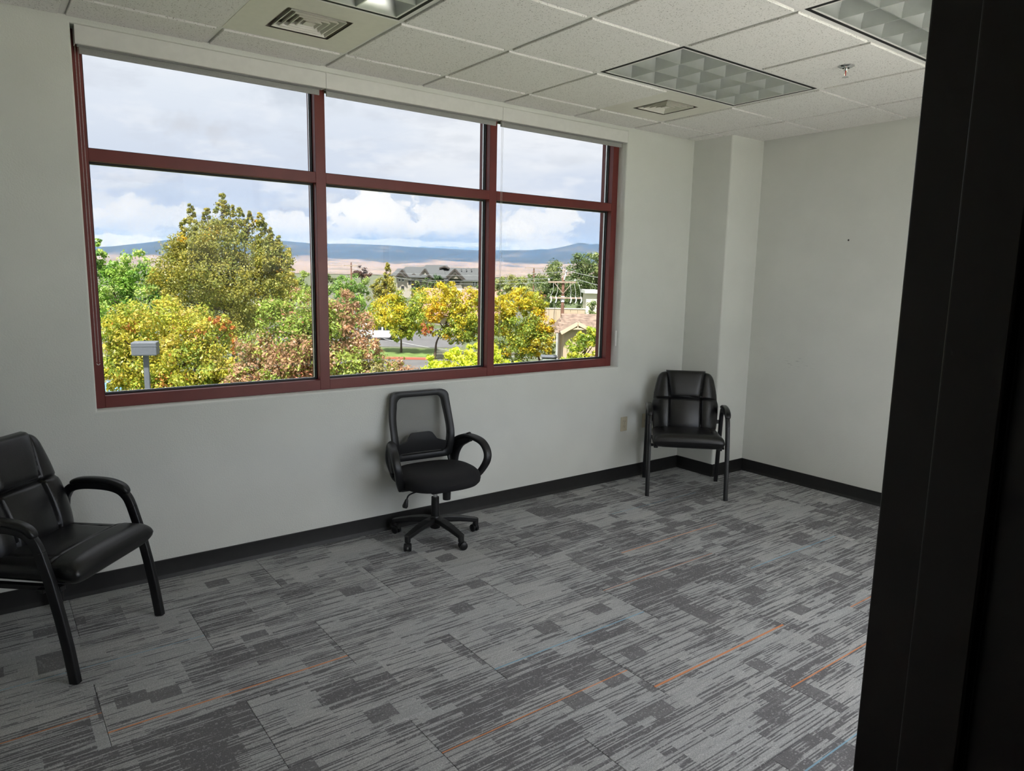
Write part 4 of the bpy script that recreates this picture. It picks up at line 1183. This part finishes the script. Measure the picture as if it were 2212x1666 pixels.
tree('dark plum-coloured tree on the skyline of the middle pane', 170, [(779, 587, 18, 13), (770, 592, 12, 10), (792, 592, 10, 9)], [((.09, .045, .04), 4), ((.15, .07, .05), 3)], 2.8, 1.6)
tree('small green tree beyond the golden conifer at left', 84, [(656, 604, 22, 18), (640, 625, 22, 20), (672, 622, 18, 24)], [((.20, .30, .06), 4), ((.30, .38, .08), 3)], 3.8, 2.0)
tree('dark green tree against the left half of the apartment building', 205, [(905, 622, 14, 16), (922, 612, 11, 12)], DG, 3.0, 2.0)
tree('dark blue-green tree against the middle of the apartment building', 205, [(943, 607, 12, 18), (950, 620, 12, 14)], [((.07, .13, .06), 4), ((.11, .18, .07), 3)], 3.0, 2.0)
tree('grey-green shrub under the apartment at the second mullion', 190, [(1045, 622, 18, 14), (1035, 634, 14, 12)], DG, 3.0, 2.0)
far_u = [(212, 590), (240, 588), (700, 598), (712, 604), (868, 640), (1060, 606), (1150, 600), (330, 588), (690, 592)]
far_l = ['left of the fresh green tree', 'just above the fresh green tree', 'right of the first mullion', 'below the far hills right of the first mullion', 'at the foot of the apartment building', 'behind the second mullion', 'below the thin distant pole', 'between the fresh green and olive trees', 'left of the first mullion']
for i, (u, v) in enumerate(far_u):
    tree('small distant green tree ' + far_l[i], 300 + 25*(i % 4), [(u, v, 13, 9), (u+9, v+4, 11, 8)], DG, 3.0, 1.8, branches=3, group='distant valley trees')

# ------------------------------------------------------------------ parking lamp
lp = empty('parking_lamp', gp(305, 17.7)); tag(lp, 'grey shoebox parking lamp on a square pole at lower left', 'lamp post'); lp.rotation_euler = (0, 0, YAW + math.radians(18))
hz = at(306, 757, 17.7).z - G
MB().box(-.30, .30, -.25, .25, .0, .02)
hd = MB().box(-.29, .29, -.24, .24, hz-.14, hz+.19).build('lamp_head', m_polegrey, lp, bevel=.02)
MB().box(-.296, .296, -.246, .246, hz+.085, hz+.10).build('lid_seam', m_polegrey, hd, bevel=.003)
MB().box(-.24, .24, -.2, .2, hz-.150, hz-.138).build('lens', m_porcelain, hd)
MB().box(-.062, .062, -.062, .062, 0, hz-.13).build('pole', m_polegrey, lp, bevel=.012)
MB().lathe([(0, 0), (.3, 0), (.3, .7), (.27, .75), (0, .75)], 20).build('concrete_base', m_concrete, lp, smooth=40)

# ------------------------------------------------------------------ utility poles and wires
D1 = 60.0
p0 = gp(1217, D1); up_ = empty('utility_pole', p0); tag(up_, 'brown wooden utility pole with two crossarms near the right jamb', 'utility pole'); up_.rotation_euler = (0, 0, YAW)
k1 = D1/FPX
def zz(v): return at(1225, v, D1).z - G
MB().tube([(0, 0, 0), (0, 0, 4), (0, 0, zz(600))], [.17, .155, .12], 12).build('pole', m_pole, up_, smooth=50)
def arm(v, l, r, dy):
    z = zz(v); a = MB().bar((-l, dy, z), (r, dy, z), .11, .14).build('crossarm', m_arm, up_, bevel=.01); return z
z1 = arm(610, 1.28, 1.05, -.16); z2 = arm(644, 1.15, 1.65, -.18)
for s in (-1, 1): MB().bar((s*.75, -.16, z1-.05), (0, -.14, z1-.95), .04, .06).build('brace', m_arm, up_)
MB().tube([(.05, -.1, z1+.2), (.22, -.1, zz(589))], .06, 8).build('top_bracket', m_gal, up_, smooth=50)
def insulator(x, z, par=up_, s=1.0):
    MB().lathe([(0, 0), (.05*s, 0), (.05*s, .05*s), (.10*s, .07*s), (.10*s, .12*s), (.05*s, .14*s), (.07*s, .2*s), (0, .22*s)], 12, (x, -.17, z)).build('insulator', m_porcelain, par, smooth=40)
for x in (-1.22, .98): insulator(x, z1+.07)
insulator(.24, zz(589))
for x in (-1.05, -.62, .62, 1.05, 1.5):
    MB().tube(curve([(x, -.2, z2+.12), (x+.08, -.24, z2-.15), (x, -.24, z2-.42)], 4), .055, 8).build('cutout_fuse', m_porcelain, up_, smooth=50)
    MB().tube(curve([(x, -.2, z2+.12), (x*.9+.1, -.2, (z1+z2)/2), (x*.8, -.17, z1+.1)], 5), .018, 5).build('jumper_wire', m_wire, up_, smooth=50)
MB().lathe([(.17, 0), (.17, .5), (.165, .5), (.165, 0)], 12, (0, 0, z2-.35)).build('pole_band', m_gal, up_, smooth=40)
for x in (-.42, -.30, -.2): MB().tube([(x, -.12, 0), (x, -.12, zz(712) + .3*x)], .045, 8).build('riser_conduit', m_gal, up_, smooth=50)
MB().tube(curve([(-.62, -.2, z2-.4), (-.72, -.2, z2-1.6), (-.55, -.2, z2-2.4), (-.35, -.14, zz(712))], 6), .022, 6).build('drop_cable', m_gasket, up_, smooth=50)
sl = MB().tube(curve([(.1, -.1, zz(750)), (.55, -.25, zz(732)), (1.1, -.4, zz(715)), (1.25, -.45, zz(712))], 6), .045, 8).build('streetlight_arm', m_gal, up_, smooth=50)
MB().lathe([(0, -.06), (.08, -.05), (.12, .02), (.08, .09), (0, .1)], 14, (1.32, -.47, zz(712))).build('streetlight_head', m_gal, sl, smooth=40)
q0 = gp(759, 150); pb = empty('utility_pole', q0); tag(pb, 'small distant utility pole on the skyline beside the plum-coloured tree', 'utility pole'); pb.rotation_euler = (0, 0, YAW)
zt = at(759, 567, 150).z - G
MB().tube([(0, 0, 0), (0, 0, zt)], [.2, .16], 8).build('pole', m_pole, pb, smooth=50); MB().box(-1.5, 1.5, -.25, -.1, zt-.8, zt-.6).build('crossarm', m_arm, pb)
q1 = gp(1153, 170); pc = empty('utility_pole', q1); tag(pc, 'thin distant utility pole left of the dark green trees', 'utility pole'); pc.rotation_euler = (0, 0, YAW)
zt2 = at(1153, 578, 170).z - G
MB().tube([(0, 0, 0), (0, 0, zt2)], [.2, .16], 8).build('pole', m_pole, pc, smooth=50); MB().box(-2.2, 2.2, -.25, -.1, zt2-.25, zt2-.05).build('crossarm', m_arm, pc)
def wire(label, A, B, sag, r=.016):
    n = 24; pts = []
    for i in range(n+1):
        t = i/n; p = A.lerp(B, t); p = p - Vector((0, 0, sag*4*t*(1-t))); pts.append(p - A)
    o = MB().tube(pts, r, 5).build('power_line', m_wire, None, smooth=60, loc=A); tag(o, label, 'wire', 'overhead wires')
P1 = lambda u, v: at(u, v, D1 - .2)
P2 = lambda u, v: at(u, v, 150)
wire('topmost overhead wire running left from the pole tip', P1(1233, 586), P2(757, 569), 1.2)
wire('overhead wire from the left end of the upper crossarm', P1(1193, 601), P2(750, 575), 1.3)
wire('overhead wire from the right end of the upper crossarm going left', P1(1252, 605), P2(768, 575), 1.6)
wire('topmost overhead wire leaving the pole to the right', P1(1233, 586), at(1480, 596, 48), .5)
wire('overhead wire leaving the upper crossarm to the right', P1(1252, 605), at(1500, 622, 48), .5)
wire('thick cable across the golden trees of the middle pane', P1(1211, 703), at(640, 640, 140), 1.8, .03)
wire('lower cable crossing above the street in the middle pane', P1(1214, 776), at(640, 668, 110), 1.6, .03)

# ------------------------------------------------------------------ apartment building far behind
DA = 240.0
ka = DA/FPX*.12206
ao = gp(1050, DA)
apt = empty('apartment_building', ao); tag(apt, 'long taupe apartment building with grey gabled roofs on the skyline', 'building'); apt.rotation_euler = (0, 0, YAW)
ox_ = (1050-830)/.12206
def ax(zx): return (zx-ox_)*ka
def az_(zy): return at(1000, 540+zy*.12206, DA).z - G
def part(name, mat, x0, x1, y0, y1, z0, z1, par=apt): return MB().box(ax(x0), ax(x1), y0, y1, z0 if z0 == 0 else az_(z0), az_(z1)).build(name, mat, par)
part('wall', m_taupe2, 215, 480, 0, 12, 0, 485)
part('wall', m_taupe, 470, 770, 1.5, 12, 0, 480)
part('wall', m_taupe2, 765, 835, 0.2, 12, 0, 470)
part('wall', m_taupe, 830, 1100, 3, 12, 0, 505)
part('wall', m_taupe2, 1090, 1165, .5, 12, 0, 510)
part('wall', m_taupe, 1160, 1385, -.8, 12, 0, 512)
sd = part('wall', m_taupe2, 1380, 1830, .2, 12, 0, 535)
for q in range(24): MB().box(ax(1392+q*18), ax(1395+q*18), .14, .21, 0, az_(540)).build('batten', m_taupe, sd)
def hip(x0, x1, xr0, xr1, ze, zr, y0=-1.0, y1=13, yr=6):
    A = [(ax(x0), y0, az_(ze)), (ax(x1), y0, az_(ze)), (ax(x1), y1, az_(ze)), (ax(x0), y1, az_(ze)), (ax(xr0), yr, az_(zr)), (ax(xr1), yr, az_(zr))]
    B = [(p[0], p[1], p[2]-.35) for p in A[:4]]
    mb = MB(); mb.add(A + B, [(0, 1, 5, 4), (1, 2, 5), (2, 3, 4, 5), (3, 0, 4), (0, 6, 7, 1), (1, 7, 8, 2), (2, 8, 9, 3), (3, 9, 6, 0), (6, 9, 8, 7)])
    return mb.build('roof', m_shingle, apt)
hip(195, 1110, 330, 1000, 492, 315)
hip(560, 1150, 680, 1075, 480, 272, 0, 16, 9)
hip(1060, 1860, 1140, 1640, 528, 315)
hip(60, 380, 140, 330, 480, 345, 5, 18, 12)
def gable(xp, zp, half, zb, y0, mat=m_taupe2, depth=6):
    s = [(ax(xp-half), az_(zb)), (ax(xp+half), az_(zb)), (ax(xp), az_(zp))]
    MB().prism(s, 'y', y0, y0+depth).build('gable_wall', mat, apt)
    for sx in (-1, 1):
        a = Vector((ax(xp), y0-.4, az_(zp)+.15)); b = Vector((ax(xp+sx*half*1.12), y0-.4, az_(zb + (zb-zp)*.12)+.15))
        a2 = a + Vector((0, depth+.4, 0)); b2 = b + Vector((0, depth+.4, 0)); dn = Vector((0, 0, -.4))
        MB().add([a, b, b2, a2, a+dn, b+dn, b2+dn, a2+dn], [(0, 1, 2, 3), (7, 6, 5, 4), (0, 4, 5, 1), (1, 5, 6, 2), (2, 6, 7, 3), (3, 7, 4, 0)]).build('gable_roof', m_shingle, apt)
        MB().bar(a + Vector((0, -.06, -.25)), b + Vector((0, -.06, -.25)), .12, .45).build('barge_board', m_trimdark, apt)
gable(325, 372, 105, 490, -.6); gable(300, 425, 78, 490, -1.6); gable(520, 432, 66, 490, .8, m_taupe); gable(715, 348, 92, 470, .6); gable(800, 455, 45, 490, -.8); gable(1250, 340, 165, 505, -.4); gable(1270, 405, 115, 512, -1.8, m_taupe); gable(1040, 292, 80, 325, 4.5)
def win_(x0, x1, z0, z1, y, trim=True, panes=1):  # also draws balcony openings, their shade as dark panes
    f = MB().box(ax(x0), ax(x1), y-.08, y+.02, az_(z1), az_(z0)).build('window', m_winwhite if trim else m_trimdark, apt)
    w = (x1-x0)/panes; e = min(8, w*.14)
    for q in range(panes): MB().box(ax(x0+w*q+e), ax(x0+w*(q+1)-e), y-.12, y-.07, az_(z1-8), az_(z0+8)).build('pane', m_pane, f)
win_(1565, 1650, 555, 635, .15, True, 2); win_(1195, 1248, 545, 615, -.85, True, 2); win_(1265, 1340, 560, 615, -.85, False); win_(1125, 1150, 550, 612, .45, False)
win_(250, 290, 528, 582, -.05); win_(315, 352, 528, 582, -.05); win_(425, 475, 565, 630, -.05, False); win_(515, 592, 540, 582, 1.45, False); win_(605, 650, 545, 588, 1.45, False)
win_(300, 352, 660, 720, -.05, False); win_(775, 800, 520, 585, .15); win_(520, 590, 650, 720, 1.45, False); win_(1195, 1248, 665, 720, -.85)
for x in (1350, 1440, 1530): MB().box(ax(x-8), ax(x+8), 3.0, 4.2, az_(352), az_(340)).build('roof_vent', m_trimdark, apt)

# terracotta-shingled building in front of it
DB = 118.0; kb = DB/FPX
tb = empty('shingled_building', gp(1010, DB)); tag(tb, 'low building with a pinkish brown shingled roof and skylight in front of the apartments', 'building'); tb.rotation_euler = (0, 0, YAW)
def bz(v): return at(1010, v, DB).z - G
zr, ze = bz(624), bz(652) - 2.0
x0, x1 = (915-1010)*kb, (1085-1010)*kb
MB().box(x0+.5, x1-.5, -5.6, 5.6, 0, ze+.1).build('wall', m_tan, tb)
rf = MB().add([(x0, -6.4, ze), (x1, -6.4, ze), (x1, 0, zr), (x0, 0, zr), (x0, 6.4, ze), (x1, 6.4, ze), (x0, -6.4, ze-.25), (x1, -6.4, ze-.25), (x1, 6.4, ze-.25), (x0, 6.4, ze-.25)],
    [(0, 1, 2, 3), (3, 2, 5, 4), (0, 6, 7, 1), (4, 5, 8, 9), (6, 9, 8, 7), (0, 3, 4, 9, 6), (1, 7, 8, 5, 2)]).build('roof', m_brownroof, tb)
sl_ = (zr-ze)/6.4
def rp(x, y, o=.0): return (x, y, zr + sl_*y + o)
xa_, xb_ = (984-1010)*kb, (996-1010)*kb
MB().add([rp(xa_, -1.9, .18), rp(xb_, -1.9, .18), rp(xb_+.3, -.3, .18), rp(xa_+.3, -.3, .18), rp(xa_, -1.9, -.05), rp(xb_, -1.9, -.05), rp(xb_+.3, -.3, -.05), rp(xa_+.3, -.3, -.05)], [(0, 1, 2, 3), (0, 4, 5, 1), (1, 5, 6, 2), (2, 6, 7, 3), (3, 7, 4, 0)]).build('skylight', m_winwhite, rf)

# brown-roofed house at right
DH2 = 50.0; kh = DH2/FPX
hs = empty('house', gp(1255, DH2)); tag(hs, 'tan house with weathered brown shingle roof behind the utility pole', 'house'); hs.rotation_euler = (0, 0, YAW)
def hx(u): return (u-1255)*kh
def hzv(v): return at(1255, v, DH2).z - G
zr, ze = hzv(686), hzv(722)
MB().box(hx(1222), hx(1345), .6, 6.2, 0, ze+.1).build('wall', m_tan, hs)
rf = MB().add([(hx(1205), -.2, ze), (hx(1345), -.2, ze), (hx(1335), 3.4, zr), (hx(1228), 3.4, zr), (hx(1205), 7, ze), (hx(1345), 7, ze)], [(0, 1, 2, 3), (3, 2, 5, 4), (0, 3, 4), (1, 5, 2), (0, 4, 5, 1)]).build('roof', m_oldroof, hs)
# courses of shingles on the front slope
for r_ in range(9):
    t = (r_+.0)/9; y = -.2 + 3.6*t; z = ze + (zr-ze)*t
    xl = hx(1205 + 23*t)
    for c in range(16):
        xx = xl + (hx(1340)-xl)*(c + (.5 if r_ % 2 else 0))/16.5
        o = MB().bar((xx, y-.03, z+.035), (xx, y+.42, z+.035+.42*(zr-ze)/3.6), .235, .03).build('shingle', m_oldroof, rf)
pk = (hx(1247), hzv(698)); el_ = (hx(1214), hzv(716)); er_ = (hx(1298), hzv(721))
MB().prism([(el_[0]+.15, 0), (er_[0]-.15, 0), (er_[0]-.15, er_[1]), pk, (el_[0]+.15, el_[1])], 'y', -1.2, 2).build('gable_wall', m_tan, hs)
for e in (el_, er_):
    a = Vector((pk[0], -1.7, pk[1]+.12)); b = Vector((e[0] + (e[0]-pk[0])*.08, -1.7, e[1]+.02)); a2, b2, dn = a + Vector((0, 4, 0)), b + Vector((0, 4, 0)), Vector((0, 0, -.12))
    MB().add([a, b, b2, a2, a+dn, b+dn, b2+dn, a2+dn], [(0, 1, 2, 3), (7, 6, 5, 4), (0, 4, 5, 1), (1, 5, 6, 2), (2, 6, 7, 3), (3, 7, 4, 0)]).build('gable_roof', m_oldroof, hs)
    MB().bar(a + Vector((0, -.04, -.08)), b + Vector((0, -.04, -.08)), .06, .24).build('barge_board', m_tanfascia, hs)
MB().bar((hx(1232), -1.68, hzv(708)), (hx(1268), -1.68, hzv(708)), .08, .12).build('gable_tie', m_tanfascia, hs)
MB().bar((pk[0], -1.68, hzv(708)), (pk[0], -1.68, pk[1]), .08, .12).build('king_post', m_tanfascia, hs)

# cream building and boundary wall beyond
cb = empty('cream_building', gp(1275, 105)); tag(cb, 'small cream building with a white flat roof among the right-hand trees', 'building'); cb.rotation_euler = (0, 0, YAW)
kc = 105/FPX; zt = at(1275, 634, 105).z - G
MB().box(-7*kc, 16*kc, 0, 5, 0, zt).build('wall', m_cream2, cb); MB().box(-11*kc, 18*kc, -.5, 5.5, zt, zt+.5).build('roof', m_winwhite, cb)
zt = at(1200, 668, 88).z - G
bw_ = empty('boundary_wall', gp(1200, 88)); tag(bw_, 'beige panelled boundary wall left of the utility pole', 'wall'); bw_.rotation_euler = (0, 0, YAW)
for q in range(7): MB().box(-2.5+q*.9, -1.64+q*.9, 0, .15, 0, zt).build('panel', m_tan, bw_)
MB().box(-2.6, 3.9, -.06, .21, zt, zt+.12).build('cap', m_cream2, bw_)
sh = empty('shed_roof', gp(1192, 57)); tag(sh, 'grey-green flat box at the foot of the utility pole', 'shed'); sh.rotation_euler = (0, 0, YAW)
zt = at(1192, 775, 57).z - G
MB().box(-.6, .55, -.3, 1.2, 0, max(.5, zt)).build('body', m_greenbox, sh, bevel=.03); MB().box(-.68, .63, -.38, 1.28, max(.5, zt), max(.5, zt)+.06).build('lid', m_polegrey, sh, bevel=.01)

# parked white van in the gap under the golden trees
vn = empty('parked_van', gp(820, 86)); tag(vn, 'white van parked beyond the golden trees', 'car'); vn.rotation_euler = (0, 0, YAW + .25)
prof = [(-2.3, .35), (2.2, .35), (2.35, .55), (2.3, 1.05), (1.75, 1.2), (1.15, 1.95), (-2.2, 2.0), (-2.35, 1.8), (-2.4, .5)]
bd = MB().prism(prof, 'y', -.9, .9).build('body', m_carwhite, vn, bevel=.05)
MB().prism([(1.62, 1.22), (1.12, 1.85), (.3, 1.85), (.3, 1.22)], 'y', -.915, .915).build('side_window', m_pane, bd)
MB().box(-1.9, .1, -.912, .912, 1.25, 1.8).build('side_window', m_pane, bd)
for x in (-1.5, 1.5):
    for s in (-1, 1): MB().lathe([(0, -.1), (.33, -.1), (.35, -.05), (.35, .05), (.33, .1), (0, .1)], 18, (x, s*.85, .35), (0, 1, 0)).build('wheel', m_tyre, vn, smooth=40)

# ------------------------------------------------------------------ valley haze
def haze():
    m = bpy.data.materials.new('valley_haze'); m.use_nodes = True; t = m.node_tree; t.nodes.clear(); g = N(t)
    s = g.n('ShaderNodeVolumeScatter'); s.inputs['Color'].default_value = (.13, .40, 1, 1); s.inputs['Density'].default_value = HAZE; s.inputs['Anisotropy'].default_value = .0
    o = g.n('ShaderNodeOutputMaterial'); t.links.new(s.outputs[0], o.inputs['Volume'])
    P = []
    mb = MB(); az = [math.radians(a) for a in np.linspace(-24, 99, 30)]
    L = [[(CAM.x + r*math.sin(a), CAM.y + r*math.cos(a), z) for a in az] for r, z in ((2500, G-5), (16000, G-5), (16000, 620), (2500, 260))]
    mb.grid(L + [L[0]])
    mb.add([q[0] for q in L], [(0, 1, 2, 3)]); mb.add([q[-1] for q in L], [(3, 2, 1, 0)])
    o = mb.build('valley_haze', m); tag(o, 'thin blue haze lying over the distant valley', 'haze', kind='stuff')
HAZE = 5e-5
haze()
